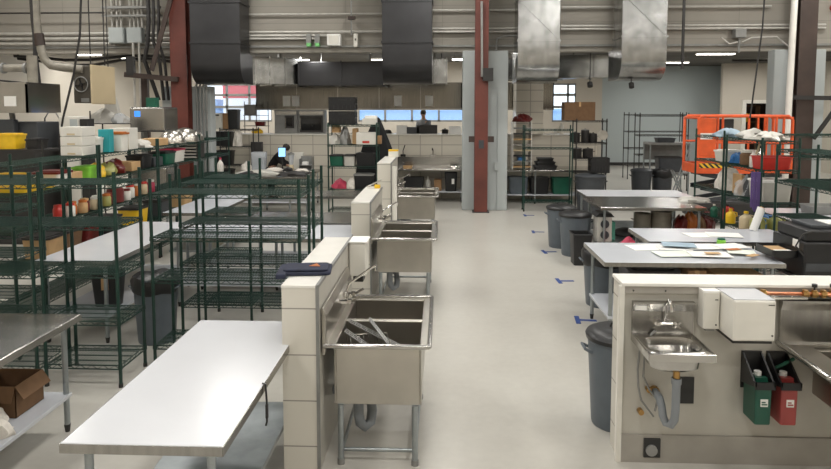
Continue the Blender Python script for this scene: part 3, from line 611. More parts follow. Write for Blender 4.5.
# ---- right hand big sink
t = thing('utility_sink', 'big stainless sink at the right edge mounted on the low wall', 'sink', (2.32, 4.48, 0))
MB().prism([(0, .86), (-.02, .86), (-.03, .9), (-.03, 1.12), (-.05, 1.17), (-.05, 1.19), (0, 1.19)], 0, 1.2, 'x').build('backsplash', M['steel_dk'], t)
q = bowl(.2, .65, -.55, -.08, .56, .86); q2 = bowl(.65, 1.15, -.55, -.08, .56, .86); q.add(q2.v, q2.f); q.build('basin', M['sinksteel'], t, bevel=.006)
MB().box(0, .2, -.62, 0, .86, .875).box(1.15, 1.2, -.62, 0, .86, .875).box(.2, 1.15, -.62, -.55, .86, .875).box(.2, 1.15, -.08, 0, .86, .875).box(.649, .652, -.55, -.08, .86, .875).build('deck', M['sinksteel'], t)
MB().tube([(0, 0, .885), (0, -.6, .885), (.02, -.62, .885), (1.2, -.62, .885)], .018, 10).build('rim', M['steel'], t, smooth=True)
for lx, ly in ((.55, -.52), (.55, -.1), (1.1, -.52), (1.1, -.1)): MB().cyl((lx, ly, 0), (lx, ly, .57), .02).build('leg', M['galv'], t, smooth=True)
MB().tube([(.1, -.03, .78), (.02, -.04, .74), (-.05, -.03, .7), (-.03, -.05, .62)], .012, 8).build('drain_hose', M['dgreen'], t, smooth=True)
t = thing('valve_manifold', 'copper and brass valve manifold along the low wall top', 'valve', (2.17, 4.49, 1.235))
MB().cyl((0, -.04, 0), (.75, -.04, 0), .012).cyl((.36, -.04, 0), (.6, -.09, .0), .012).build('copper_pipe', M['copper'], t, smooth=True)
MB().cyl((.06, -.07, -.02), (.3, -.07, -.02), .014).build('steel_pipe', M['chrome'], t, smooth=True)
for x in (.02, .30, .36, .42, .48, .56, .62):
    vb = MB(); vb.cyl((x, -.05, -.02), (x, -.05, .03), .018, 8); vb.cyl((x-.02, -.05, 0), (x+.02, -.05, 0), .022, 8); vb.build('valve_body', M['brass'], t)
for x in (.36, .48, .56):
    vh = MB(); vh.cyl((x, -.05, .03), (x, -.05, .05), .006); vh.cyl((x, -.05, .05), (x, -.05, .07), .018, 8); vh.build('valve_knob', M['black'], t)
MB().box(0, .5, -.03, 0, -.035, -.02).build('bracket', M['midgrey'], t)
# ---- tape marks
for k, (x, y, a) in enumerate(((1.66, 7.6, -.1), (1.75, 9.35, .05), (1.84, 11.28, .1), (1.91, 13.14, -.05), (2.0, 15.2, 0), (1.72, 6.2, .3))):
    b = MB().box(-.028, .028, -.14, .14, 0, .003).box(.028, .22, -.03, .03, 0, .003)
    o = b.build('tape_mark', M['tape'], loc=(x-.05, y, .001), rot=(0, 0, a))
    tag(o, 'blue tape T on the floor, %s' % ['second nearest, left of the papered table', 'third one up the aisle', 'fourth one beside the grey bins', 'fifth one up the aisle', 'farthest and smallest, near the tall green posts', 'nearest, beside the papered table leg'][k], 'tape mark', 'blue T marks on the floor')
# red fire device at the top right corner
t = thing('fire_bell', 'small red alarm device on the beam at the top right corner', 'alarm', (gx(829, yb), 16.22, 4.82)); MB().cyl((0, -.08, .1), (0, .08, .1), .09, 20).build('bell', M['redp'], t, smooth=True); MB().box(-.06, .06, 0, .08, .0, .2).build('back_box', M['redp'], t)

# ================================================================ TABLES
def work_table(x0, x1, y0, y1, lab, top='film', h=.9, shelf=.3, group=None, back=0, rz=0, edge='steel_dk', legs=True, sh_m='galv'):
    cx, cy = (x0+x1)/2, (y0+y1)/2; W, D = x1-x0, y1-y0
    t = thing('work_table', lab, 'table', (cx, cy, 0), rz, group); a, b = W/2, D/2
    MB().box(-a, a, -b, b, h-.045, h).build('tabletop', M[top], t, bevel=.006)
    MB().box(-a+.002, a-.002, -b-.003, -b+.004, h-.05, h-.004).box(-a-.003, -a+.004, -b, b, h-.05, h-.004).box(a-.004, a+.003, -b, b, h-.05, h-.004).build('edge', M[edge], t)
    if back: MB().box(-a, a, b-.02, b, h, h+back).build('backsplash', M[top], t)
    if shelf: MB().box(-a+.06, a-.06, -b+.06, b-.06, shelf-.03, shelf).build('undershelf', M[sh_m], t, bevel=.004)
    i = .09
    pts = [(-a+i, -b+i), (a-i, -b+i), (-a+i, b-i), (a-i, b-i)]
    if W > 2.2: pts += [(0, -b+i), (0, b-i)]
    if D > 2.2: pts += [(-a+i, 0), (a-i, 0)]
    for lx, ly in pts:
        l = MB().cyl((lx, ly, .05), (lx, ly, h-.04), .021, 12).build('leg', M['galv'], t, smooth=True)
        MB().cyl((lx, ly, 0), (lx, ly, .06), .017, 8, .025).build('foot', M['dark'], l)
    return t
G = 'stainless work tables'
work_table(-1.82, -1.03, 2.92, 4.74, 'nearest long white filmed work table left of the tiled wall', 'film', group=G)
work_table(-3.6, -2.8, 2.95, 4.84, 'bare stainless table at the lower left edge holding a carton', 'steel', group=G, sh_m='film2')
work_table(-4.29, -3.47, 6.55, 8.95, 'long white table behind the green racks at left', 'film', group=G, sh_m='film2')
work_table(-4.3, -3.5, 9.75, 12.1, 'grey topped table behind the long white table at left', 'film2', group=G)
work_table(-3.4, -1.13, 8.95, 9.9, 'stainless table with bright glare beyond the wide green racks', 'steel', group=G, sh_m='film2')
work_table(-3.4, -1.13, 7.85, 8.8, 'pale filmed table close behind the wide green racks', 'film2', group=G, sh_m='film2')
work_table(-2.9, -1.3, 11.75, 12.6, 'low stainless table beyond, in front of the cluttered green rack', 'steel_dk', group=G, sh_m='film2')
work_table(-5.5, -3.1, 15.05, 15.8, 'far stainless counter with a clear bin and lit screen', 'steel_dk', group=G, sh_m='film2')
work_table(1.70, 3.55, 6.75, 7.75, 'near right white table covered with papers', 'film2', group=G, sh_m='film2')
work_table(2.5, 4.35, 7.86, 8.72, 'second right white table behind the papered one', 'film2', group=G)
work_table(2.57, 4.27, 10.55, 11.85, 'right table with a mirror like stainless top', 'steel', group=G)
work_table(2.66, 4.6, 11.95, 12.9, 'farthest right white table behind the mirror like one', 'film', group=G)
work_table(5.0, 6.4, 9.3, 10.6, 'white table at far right behind the green racks', 'film', group=G)
work_table(-1.35, .62, 17.15, 17.9, 'far stainless counter left of the middle column below tiled wall', 'steel', group=G, back=.28, sh_m='film2')
work_table(.9, 4.0, 17.0, 17.8, 'far stainless counter right of the middle column below tiled wall', 'steel', group=G, shelf=.25, sh_m='film2')

# ================================================================ WIRE RACKS
_shelf = {}
def shelf_mesh(W, D):
    k = (round(W, 3), round(D, 3))
    if k not in _shelf:
        b = MB(); a, d = W/2, D/2; w_ = .009
        for z in (0, -.035):
            for p, q in (((-a, -d), (a, -d)), ((a, -d), (a, d)), ((a, d), (-a, d)), ((-a, d), (-a, -d))): b.bar((*p, z), (*q, z), w_)
        for (p, q) in (((-a, -d), (a, -d)), ((a, -d), (a, d)), ((a, d), (-a, d)), ((-a, d), (-a, -d))):
            p, q = Vector((*p, 0)), Vector((*q, 0)); L = (q-p).length; n = max(4, int(L/.05))
            for i in range(n): b.bar(p.lerp(q, i/n)+Vector((0, 0, -.035*(i % 2))), p.lerp(q, (i+1)/n)+Vector((0, 0, -.035*((i+1) % 2))), .005)
        if W >= D:
            n = int(W/.027)
            for i in range(1, n): b.bar((-a+W*i/n, -d, .004), (-a+W*i/n, d, .0019), .0055)
            for i in (1, 2, 3): b.bar((-a, -d+D*i/4, -.004), (a, -d+D*i/4, -.004), .008)
        else:
            n = int(D/.027)
            for i in range(1, n): b.bar((-a, -d+D*i/n, .004), (a, -d+D*i/n, .0019), .0055)
            for i in (1, 2, 3): b.bar((-a+W*i/4, -d, -.004), (-a+W*i/4, d, -.004), .008)
        _shelf[k] = {}
        _shelf[k]['b'] = b
    return _shelf[k]
def wire_rack(x0, x1, y0, y1, h, zs, lab, m='green', rz=0, group='green wire racks'):
    cx, cy = (x0+x1)/2, (y0+y1)/2; W, D = x1-x0, y1-y0
    t = thing('wire_rack', lab, 'shelving rack', (cx, cy, 0), rz, group)
    S = shelf_mesh(W, D)
    if m not in S: S[m] = S['b'].mesh('shelf', M[m])
    for z in zs:
        o = bpy.data.objects.new('shelf', S[m]); C.objects.link(o); o.parent = t; o.location = (0, 0, z)
    for sx in (-1, 1):
        for sy in (-1, 1):
            x, y = sx*W/2, sy*D/2
            b = MB().cyl((x, y, .03), (x, y, h), .016, 10)
            for z in zs: b.cyl((x, y, z-.03), (x, y, z+.012), .022, 10, .018)
            p = b.build('post', M[m], t, smooth=True); MB().cyl((x, y, 0), (x, y, .035), .02, 8).build('foot', M['dark'], p)
    return t
Z5 = [.2, .6, 1.03, 1.46, 1.83]
wire_rack(-3.55, -2.87, 5.55, 6.03, 1.94, Z5, 'narrow green wire rack beyond the lower left stainless table')
wire_rack(-4.85, -3.60, 5.5, 6.0, 1.94, Z5, 'green wire rack at the left edge beside the narrow one')
wire_rack(-5.2, -4.2, 6.15, 6.62, 1.94, [.2, .62, 1.03, 1.5, 1.8], 'green wire rack behind the left edge rack')
wire_rack(-2.78, -1.35, 6.05, 6.5, 1.83, [.2, .85, 1.26, 1.68], 'front wide green wire rack behind the nearest white table')
wire_rack(-2.78, -1.35, 6.74, 7.2, 1.86, [.4, .85, 1.27, 1.70], 'rear wide green wire rack right behind the front wide one')
wire_rack(-2.74, -2.2, 7.3, 7.75, 1.9, [.25, .8, 1.3, 1.7], 'small green wire rack behind the wide pair, left end')
AZ = [.2, .65, 1.1, 1.52, 1.86]
for k, (a, b_) in enumerate(((6.9, 8.7), (8.76, 10.56), (10.62, 12.42), (12.48, 14.2))):
    wire_rack(-5.2-.0*k, -4.72, a, b_, 2.0, AZ, 'long green rack of the left wall row, %s' % ['nearest, with the jars', 'second, with white boxes on top', 'third, with a stainless machine above', 'farthest, with silver bowls on top'][k])
wire_rack(4.35, 4.85, 9.0, 10.1, 2.1, [.3, .75, 1.2, 1.65, 2.05], 'green wire rack at right with red bowl and tub')
wire_rack(4.35, 4.85, 10.2, 11.3, 2.16, [.3, .75, 1.2, 1.65, 2.05], 'green wire rack at right in front of the orange lift')
wire_rack(4.45, 4.98, 6.95, 8.8, 2.02, [.6, 1.1, 1.55, 1.96], 'green wire rack at the right edge before the rest')
wire_rack(5.5, 6.8, 10.8, 11.3, 2.12, [.3, .8, 1.3, 1.7, 2.07], 'green wire rack at the right edge behind another rack')
wire_rack(-2.45, -1.4, 13.9, 14.4, 2.2, [.3, .75, 1.25, 1.72, 2.15], 'green wire rack crowded with cartons left of the aisle end', m='green')
wire_rack(2.0, 3.15, 15.8, 16.1, 2.1, [.25, 1.55, 2.0], 'tall green wire rack just right of the middle column')
wire_rack(gx(571, 17), gx(600, 17), 16.35, 16.8, 2.25, [.9, 1.25, 1.65, 2.2], 'green wire rack of pots under a big carton', m='dark')
wire_rack(6.0, 7.45, 20.0, 20.5, 2.38, [.5, 1.1, 1.7, 2.3], 'empty dark wire rack before the grey wall, nearer one', 'dark', group='empty dark racks')
wire_rack(6.6, 8.6, 23.3, 23.9, 2.38, [.5, 1.1, 1.7, 2.3], 'empty dark wire rack before the grey wall, farther one', 'dark', group='empty dark racks')
wire_rack(gx(208, 16), gx(243, 16), 16.9, 17.4, 2.0, [.5, 1.0, 1.5, 1.95], 'dark rack behind the left column with a white box on top', 'dark', group='dark racks')

# ================================================================ SMALL THINGS: builders
def carton(x, y, z, w_, d, h, lab, m='cardboard', rz=0, tape=True, cat='box', group=None, name='carton', open_=False, logo=None):
    t = thing(name, lab, cat, (x, y, z), rz, group)
    if open_:
        b = MB(); b.box(-w_/2, w_/2, -d/2, -d/2+.005, 0, h); b.box(-w_/2, w_/2, d/2-.005, d/2, 0, h); b.box(-w_/2, -w_/2+.005, -d/2, d/2, 0, h); b.box(w_/2-.005, w_/2, -d/2, d/2, 0, h); b.box(-w_/2, w_/2, -d/2, d/2, 0, .005)
        b.build('box_body', M[m], t)
        f = MB(); f.add([(w_/2, -d/2, h), (w_/2, d/2, h), (w_/2+.06, d/2, h-.09), (w_/2+.06, -d/2, h-.09)], [(0, 1, 2, 3)]); f.add([(-w_/2, -d/2, h), (w_/2, -d/2, h), (w_/2, -d/2-.05, h-.1), (-w_/2, -d/2-.05, h-.1)], [(0, 1, 2, 3)])
        f.build('flap', M[m], t).modifiers.new('s', 'SOLIDIFY').thickness = .004
    else:
        MB().box(-w_/2, w_/2, -d/2, d/2, 0, h).build('box_body', M[m], t, bevel=min(.006, h/10))
        if tape: MB().box(-.025, .025, -d/2-.002, d/2+.002, h*.75, h+.002).build('tape_strip', M['tan' if m.startswith('card') else 'paper'], t)
    if logo: MB().box(-w_*.18, w_*.18, -d/2-.003, -d/2, h*.12, h*.3).build('printed_label', M[logo], t)
    return t
def tubbox(x, y, z, w_, d, h, lab, m='white', lid=None, rz=0, cat='container', group=None, name='storage_bin', taper=.1):
    t = thing(name, lab, cat, (x, y, z), rz, group)
    MB().tub(w_, d, h, taper=taper, r=min(w_, d)*.12).build('bin_body', M[m], t, smooth=True)
    r = min(w_, d)*.12
    if lid: MB().rbox(-w_/2-.01, w_/2+.01, -d/2-.01, d/2+.01, h-.012, h+.015, r).rbox(-w_*.42, w_*.42, -d*.42, d*.42, h+.015, h+.026, r).build('lid', M[lid], t)
    else: MB().tube([(-w_/2, -d/2, h), (w_/2, -d/2, h), (w_/2, d/2, h), (-w_/2, d/2, h), (-w_/2, -d/2, h)], .008, 6).build('rim', M[m], t)
    return t
def jar(x, y, z, r, h, lab, m, lid, group='jars on the green racks', name='jar', cat='jar'):
    t = thing(name, lab, cat, (x, y, z), 0, group)
    MB().lathe([(r*.9, 0), (r, .01), (r, h*.72), (r*.8, h*.82), (r*.8, h*.86)], 14).build('jar_body', M[m], t, smooth=True)
    MB().lathe([(r*.86, h*.84), (r*.86, h), (r*.8, h+.004)], 14).build('lid', M[lid], t, smooth=True)
    return t
def bottle(x, y, z, r, h, lab, m='white', lid='white', handle=False, name='bottle', cat='bottle', group=None):
    t = thing(name, lab, cat, (x, y, z), 0, group)
    MB().lathe([(r*.95, 0), (r, .01), (r, h*.6), (r*.85, h*.7), (r*.35, h*.82), (r*.3, h*.9)], 14).build('bottle_body', M[m], t, smooth=True)
    MB().lathe([(r*.36, h*.88), (r*.36, h), (r*.3, h)], 12).build('cap', M[lid], t, smooth=True)
    if handle: MB().tube([(r*.9, 0, h*.45), (r*1.35, 0, h*.5), (r*1.3, 0, h*.72), (r*.5, 0, h*.78)], r*.14, 6).build('handle', M[m], t, smooth=True)
    return t
def trash_can(x, y, lab, r=.25, h=.70, m='grey', lid='black', bag=False, group='round rubbish bins'):
    t = thing('trash_can', lab, 'bin', (x, y, 0), 0, group)
    MB().lathe([(r*.80, 0), (r*.82, .02), (r*.97, h*.93), (r, h*.94), (r, h), (r*.95, h), (r*.80, .03)], 28).build('bin_body', M[m], t, smooth=True)
    for s in (-1, 1): MB().tube([(s*r*.9, -.07, h*.82), (s*(r+.03), -.06, h*.86), (s*(r+.03), .06, h*.86), (s*r*.9, .07, h*.82)], .012, 6).build('handle', M[m], t, smooth=True)
    if bag:
        n = 28; b = MB(); v = []
        for rr, z in ((r*.98, h*.78), (r*1.04, h*.82), (r*1.05, h*.98), (r*.98, h+.02), (r*.88, h-.02), (r*.5, h+.01), (.01, h+.02)):
            v += [((rr+.008*math.sin(7*a+z*30))*math.cos(a), (rr+.008*math.sin(7*a+z*30))*math.sin(a), z+.012*math.sin(5*a)*(rr > .1)) for a in [2*PI*j/n for j in range(n)]]
        b.add(v, [(i*n+j, i*n+(j+1) % n, (i+1)*n+(j+1) % n, (i+1)*n+j) for i in range(6) for j in range(n)]).build('liner', M['black'], t, smooth=True)
    else:
        MB().lathe([(r*1.03, h-.03), (r*1.05, h), (r*1.0, h+.02), (r*.7, h+.05), (r*.3, h+.06), (.01, h+.06)], 28).build('lid', M[lid], t, smooth=True)
        MB().tube([(-.07, 0, h+.05), (-.06, 0, h+.085), (.06, 0, h+.085), (.07, 0, h+.05)], .01, 6).build('lid_handle', M[lid], t, smooth=True)
    return t
def heap(x, y, z, w_, d, h, m, lab, cat='bag', name='plastic_bag', seed=1, rz=0, bump=.18, group=None):
    rnd = random.Random(seed); ph = [rnd.uniform(0, 6) for _ in range(6)]; b = MB(); n = 18; k = 9; v = []
    for i in range(k+1):
        t_ = i/k; zz = h*t_; rr = math.sqrt(max(0, 1-(t_*.98)**2.6))
        for j in range(n):
            a = 2*PI*j/n; q = 1+bump*math.sin(3*a+ph[0]+3*t_)+bump*.7*math.sin(5*a+ph[1]-4*t_)+bump*.5*math.sin(9*a+ph[2]+7*t_)
            v.append((w_/2*rr*q*math.cos(a), d/2*rr*q*math.sin(a), zz*(1+.12*math.sin(2*a+ph[3]))))
    b.add(v, [(i*n+j, i*n+(j+1) % n, (i+1)*n+(j+1) % n, (i+1)*n+j) for i in range(k) for j in range(n)]+[tuple(range(n-1, -1, -1)), tuple(k*n+j for j in range(n))])
    o = b.build(name, M[m], loc=(x, y, z), smooth=True, rot=(0, 0, rz)); return tag(o, lab, cat, group)
def mixing_bowl(x, y, z, r, lab, m='chrome', up=False, name='mixing_bowl', cat='bowl', hh=.6, group=None):
    pr = [(r, 0), (r*1.03, .006), (r*.99, .012)]+[(r*math.cos(a), r*hh*math.sin(a)+.01) for a in [PI/2*i/8 for i in range(1, 8)]]+[(.01, r*hh+.01)]
    if up: pr = [(a, r*hh+.02-b) for a, b in pr][::-1]
    t = MB().lathe(pr, 24).build(name, M[m], loc=(x, y, z), smooth=True); return tag(t, lab, cat, group)
def pot(x, y, z, r, h, lab, m='dark', group=None, lidm=None):
    t = thing('cooking_pot', lab, 'pot', (x, y, z), 0, group)
    MB().lathe([(r*.95, 0), (r, .01), (r, h), (r*1.04, h+.005), (r*.96, h), (r*.93, .012)], 20).build('pot_body', M[m], t, smooth=True)
    for s in (-1, 1): MB().tube([(s*r, -.04, h*.75), (s*(r+.04), -.03, h*.78), (s*(r+.04), .03, h*.78), (s*r, .04, h*.75)], .007, 6).build('handle', M[m], t, smooth=True)
    if lidm: MB().lathe([(r*1.03, h), (r, h+.015), (.02, h+.03), (.02, h+.05), (.01, h+.05)], 20).build('lid', M[lidm], t, smooth=True)
    return t
def crate(x, y, z, w_, d, h, lab, m='black', group=None, rz=0):
    t = thing('plastic_crate', lab, 'crate', (x, y, z), rz, group); b = MB()
    for zz in (0, h*.45, h-.03): 
        b.box(-w_/2, w_/2, -d/2, -d/2+.012, zz, zz+.03+.2*h*(zz > 0)*(zz < h*.5)); b.box(-w_/2, w_/2, d/2-.012, d/2, zz, zz+.03); b.box(-w_/2, -w_/2+.012, -d/2, d/2, zz, zz+.03); b.box(w_/2-.012, w_/2, -d/2, d/2, zz, zz+.03)
    b.box(-w_/2, w_/2, -d/2, d/2, 0, .012)
    n = 6
    for i in range(n+1):
        u = -w_/2+.012+(w_-.024)*i/n; b.box(u-.012, u+.012, -d/2+.001, -d/2+.01, 0, h); b.box(u-.012, u+.012, d/2-.01, d/2-.001, 0, h)
        v = -d/2+.012+(d-.024)*i/n; b.box(-w_/2+.001, -w_/2+.01, v-.012, v+.012, 0, h); b.box(w_/2-.01, w_/2-.001, v-.012, v+.012, 0, h)
    b.box(-w_/2+.01, w_/2-.01, -d/2+.01, d/2-.01, .012, h-.01)
    b.build('crate_body', M[m], t); MB().box(-.08, .08, -d/2-.006, -d/2, h-.07, h-.035).build('grip', M['base'], t)
    return t
def sheet(x, y, z, w_, d, rz, m, lab, group='papers on the right table'):
    o = MB().box(-w_/2, w_/2, -d/2, d/2, 0, .004).build('paper_sheet', M[m], loc=(x, y, z), rot=(0, 0, rz)); return tag(o, lab, 'paper', group)

# ================================================================ LEFT FOREGROUND
carton(-3.2, 4.5, .301, .38, .32, .23, 'open brown carton on the undershelf of the lower left table', 'cardboard_d', open_=True)
heap(-3.1, 4.12, .301, .38, .3, .15, 'whitecloth', 'crumpled white cloth heap before the open brown carton', 'cloth', 'white_cloth', 3)
t = thing('cord_loop', 'black cord and latch hanging off the nearest white table edge', 'cord', (-1.018, 3.62, .9))
MB().tube([(-.02, 0, .004), (.0, 0, .0), (.006, .0, -.1), (.008, -.01, -.22), (.004, -.02, -.24)], .006, 6).build('cord', M['black'], t, smooth=True); MB().box(-.0, .014, -.012, .004, -.2, -.12).build('latch', M['dark'], t)
trash_can(-3.07, 6.75, 'grey round bin with black bag standing behind the green racks at left', r=.235, h=.70, bag=True)
t = thing('wastebasket', 'black rectangular wastebasket with white tag under the long white table', 'bin', (-3.72, 7.0, .301)); MB().tub(.3, .24, .38, taper=.2).build('bin_body', M['black'], t, smooth=True); MB().box(-.02, .06, -.125, -.118, .2, .34).build('tag', M['tan'], t)

# ================================================================ LEFT RACK ROW CONTENTS
XA = -4.96
def YA(px): return 4.96*650/(442-px)
z4, z3, z2 = 1.866, 1.526, 1.106
for i, zz in enumerate((0, .13, .26)):
    carton(XA, YA(70), z4+zz, .30, .34, .125, 'white box on top of the left racks, %s of a stack of three' % ['lowest', 'middle', 'topmost'][i], 'white', tape=False, logo='cream', group='stack of white boxes')
tubbox(XA-.05, YA(91), z4, .25, .34, .20, 'low white bin beside the white box stack on left rack', 'white', 'cap')
carton(XA+.08, YA(84)+.25, z4, .16, .14, .33, 'teal box behind the low white bin on left rack', 'teal', tape=False)
tubbox(XA+.1, YA(97)+.18, z4, .28, .22, .26, 'white tub with a rust lid on the left racks', 'white', 'rust')
heap(XA+.05, YA(105), z4, .22, .22, .26, 'yellow', 'yellow green bag of produce beside the plain white crate', seed=4)
heap(XA-.05, YA(104)-.22, z4, .3, .2, .13, 'cream', 'cream bag lying low on top of the left racks', seed=5)
carton(XA, YA(118), z4, .30, .3, .33, 'tall plain white crate on top of the left racks', 'white', tape=False)
heap(XA, YA(133), z4, .4, .4, .12, 'frosted', 'flat bundle of pale wrapping on the racks beside the crate', seed=9)
carton(XA, YA(150), z4, .3, .4, .12, 'flat tan parcel before the silver bowls on the racks', 'tan', tape=False)
for px, r, dz, l in ((168, .24, 0, 'leftmost of the upturned silver bowls on the racks'), (181, .27, .0, 'largest upturned silver bowl on the racks'), (190, .2, 0, 'upturned silver bowl nearest the left red column')):
    mixing_bowl(XA, YA(px), z4, r, l, 'sinksteel', group='upturned silver bowls', hh=.95)
# second level
for k, (px, c, l) in enumerate(((3, 'yellow', 'yellow tray at the far left of the rack row'), (15, 'yellow', 'second yellow tray from the left in the rack row'), (25, 'yellow', 'third yellow tray from the left in the rack row'))):
    tubbox(XA, YA(px), z3, .36, .24, .08, l, c, None, group='yellow trays')
tubbox(XA, YA(42), z3, .34, .34, .16, 'white bin with dark red lid in the rack row', 'white', 'darkred')
carton(XA, YA(55), z3, .3, .3, .14, 'dull pinkish carton between the yellow trays and lime tub', 'tan', tape=False)
tubbox(XA+.05, YA(74), z3, .26, .3, .16, 'bright lime green tub in the left rack row', 'lime', 'lime')
heap(XA, YA(88), z3, .26, .3, .18, 'yellow', 'left of two yellow sacks in the rack row', seed=11); heap(XA+.03, YA(97), z3, .26, .3, .17, 'olive', 'olive sack beside the yellow sack in the rack row', seed=12)
heap(XA, YA(107), z3, .3, .3, .2, 'darkred', 'dark red sack in the rack row right of yellow sacks', seed=13)
carton(XA, YA(120), z3, .3, .3, .14, 'tan carton right of the dark red sack', 'tan', tape=False)
tubbox(XA, YA(133), z3, .3, .35, .2, 'black tub on the third left rack', 'black', 'black')
carton(XA, YA(144), z3, .3, .35, .15, 'navy grey carton beside the black tub on the racks', 'darkgrey', tape=False)
tubbox(XA+.03, YA(156), z3, .32, .4, .2, 'green tub on the third left rack', 'dgreen', 'black')
tubbox(XA, YA(168), z3, .3, .45, .22, 'pink and white tub before the tray stack on racks', 'white', 'pink')
t = thing('tray_rack', 'cream slotted tray stack on the farthest left rack', 'tray rack', (XA, YA(188), z3)); b = MB()
for i in range(5): b.box(-.17, .17, -.2, .2, .01+i*.06, .04+i*.06)
b.build('tray', M['white'], t); MB().box(-.18, -.17, -.2, .2, 0, .31).box(.17, .18, -.2, .2, 0, .31).box(-.17, .17, .18, .2, 0, .31).build('frame', M['dark'], t)
# jars
cols = [('redp', 'redp', 'red'), ('white', 'redp', 'white and red'), ('rust', 'rust', 'orange'), ('tan', 'rust', 'tan and orange'), ('darkred', 'tan', 'brown'), ('cream', 'white', 'cream'), ('rust', 'white', 'orange with white lid'), ('olive', 'rust', 'olive'), ('darkred', 'darkred', 'dark red'), ('white', 'darkred', 'white with red lid')]
for k, px in enumerate((38, 46, 53, 60, 66.5, 73, 79, 86, 92, 108)):
    a, c, l = cols[k]
    jar(XA+.1+(k % 2)*.06, YA(px), z2, .062, .17, l+' jar on the middle shelf of the left rack, %s from left' % ['first', 'second', 'third', 'fourth', 'fifth', 'sixth', 'seventh', 'eighth', 'ninth', 'last'][k], a, c)
jar(XA+.1, YA(100), z2, .12, .27, 'large dark red jar on the middle shelf of the left racks', 'darkred', 'white')
for k, px in enumerate((117, 124, 131, 139)):
    jar(XA+.08, YA(px), z2, .07, .2, '%s jar past the large dark red jar on the left racks' % ['white', 'orange', 'cream', 'pink'][k], ['white', 'rust', 'cream', 'pink'][k], ['redp', 'white', 'redp', 'white'][k])
for k, (px, c) in enumerate(((30, 'tan'), (50, 'cardboard_d'), (72, 'darkred'), (95, 'dark'), (125, 'yellow'), (150, 'darkgrey'), (175, 'tan'))):
    tubbox(XA, YA(px), .656, .34, .4, .25, '%s bin on a low shelf of the left rack row' % ['tan', 'brown', 'dark red', 'black', 'yellow', 'grey', 'farthest tan'][k], c, 'dark', group='bins on the low shelves')
# stuff on the other left racks
carton(-3.87, 11.1, .301, .4, .5, .2, 'yellow carton on the undershelf of the grey topped table', 'yellow', tape=False)
# back left equipment
t = thing('wire_shelving', 'dark wire rack at the far left edge holding a yellow bin', 'shelving rack', (-6.9, 10.1, 0)); [MB().box(-.7, .7, -.25, .25, q_, q_+.04).build('shelf', M['dark'], t) for q_ in (1.82, 1.2, .4)]
for sx in (-1, 1):
    for sy in (-1, 1): MB().cyl((sx*.68, sy*.23, 0), (sx*.68, sy*.23, 2.0), .015).build('post', M['dark'], t)
tubbox(-6.85, 10.05, 1.862, .36, .3, .22, 'yellow bin with red print at the far left edge', 'yellow', 'yellow')
tubbox(-6.45, 10.1, 1.862, .2, .3, .14, 'small dark bin beside the yellow bin at far left', 'dark', 'black')
tubbox(-6.9, 10.1, 1.242, .4, .3, .2, 'second yellow bin one shelf below at far left', 'yellow', 'yellow')
t = thing('cooking_range', 'dark cooking range block under the hood at far left', 'cooker', (-8.4, 12.0, 0)); MB().box(-1.0, 1.0, -.5, .5, 0, 1.75).build('range_body', M['dark'], t, bevel=.02); MB().box(-.9, .95, -.3, .4, 1.75, 2.25).box(.2, .6, -.45, -.3, 1.9, 2.3).build('upper_oven', M['darkgrey'], t, bevel=.02)
MB().tube([(.5, -.3, 2.2), (.5, -.35, 2.5), (.3, -.35, 2.55)], .05, 10).build('flue', M['midgrey'], t, smooth=True)
t = thing('range_hood', 'stainless cooker hood at the far left edge with a notice', 'hood', (-8.05, 11.4, 2.42))
b = MB(); b.box(-1.0, .62, 0, .03, 0, .52); b.box(-1.0, .62, 1.0, 1.03, 0, .52); b.box(.59, .62, 0, 1.0, 0, .52); b.box(-1, .62, 0, 1.03, .52, .55); b.build('canopy', M['steel'], t)
MB().box(-.6, -.58, -.01, .0, 0, .55).build('seam', M['dark'], t); MB().box(.2, .42, -.006, 0, .12, .3).build('notice', M['paper'], t); MB().cyl((-.8, .6, .55), (-.8, .6, 2.0), .015).cyl((.4, .6, .55), (.4, .6, 4.1), .015).build('hanger_rod', M['dark'], t)
t = thing('flue_pipe', 'grey flue pipe with joints above the far left hood', 'pipe', (-7.9, 11.9, 2.98)); MB().cyl((-.5, 0, .27), (.2, 0, .27), .07, 16).cyl((.27, 0, 0), (.27, 0, .5), .09, 16).build('pipe', M['dustpipe'], t, smooth=True); MB().cyl((-.3, 0, .27), (-.25, 0, .27), .1, 16).build('collar', M['midgrey'], t); MB().cyl((.13, 0, .27), (.18, 0, .27), .1, 16).build('collar', M['midgrey'], t)
cable([(-9.4, 12.6, 3.1), (-8.6, 12.6, 3.04), (-8.2, 12.6, 3.0), (-7.75, 12.6, 2.97)], .02, 'dark slanting rail above the far left hood')
t = thing('pass_through_dishwasher', 'stainless machine with blue display standing behind the left racks', 'dishwasher', (gx(148, 13.3), 13.3, 0))
MB().box(-.37, .37, 0, .7, 2.03, 2.53).build('hood', M['steel'], t, bevel=.03); MB().box(-.37, .37, .02, .68, .5, 1.25).build('cabinet', M['steel_dk'], t, bevel=.01)
MB().box(-.37, -.31, .5, .68, 1.25, 2.03).box(.31, .37, .5, .68, 1.25, 2.03).build('column', M['midgrey'], t); MB().box(-.26, -.14, -.01, 0, 2.33, 2.45).build('display', M['display'], t)
MB().tube([(-.42, .1, 2.05), (-.42, -.05, 2.03), (.42, -.05, 2.03), (.42, .1, 2.05)], .015, 8).build('handle', M['dark'], t, smooth=True)
for lx in (-.33, .33): MB().cyl((lx, .1, 0), (lx, .1, .5), .025).build('leg', M['galv'], t); MB().cyl((lx, .6, 0), (lx, .6, .5), .025).build('leg', M['galv'], t)
carton(gx(153, 13.6), 13.65, 2.531, .2, .2, .2, 'green box on top of the stainless machine', 'dgreen', tape=False)
t = thing('wire_cart', 'black wire cart under clear bags left of the stainless machine', 'cart', (gx(122, 14), 14.0, 0)); 
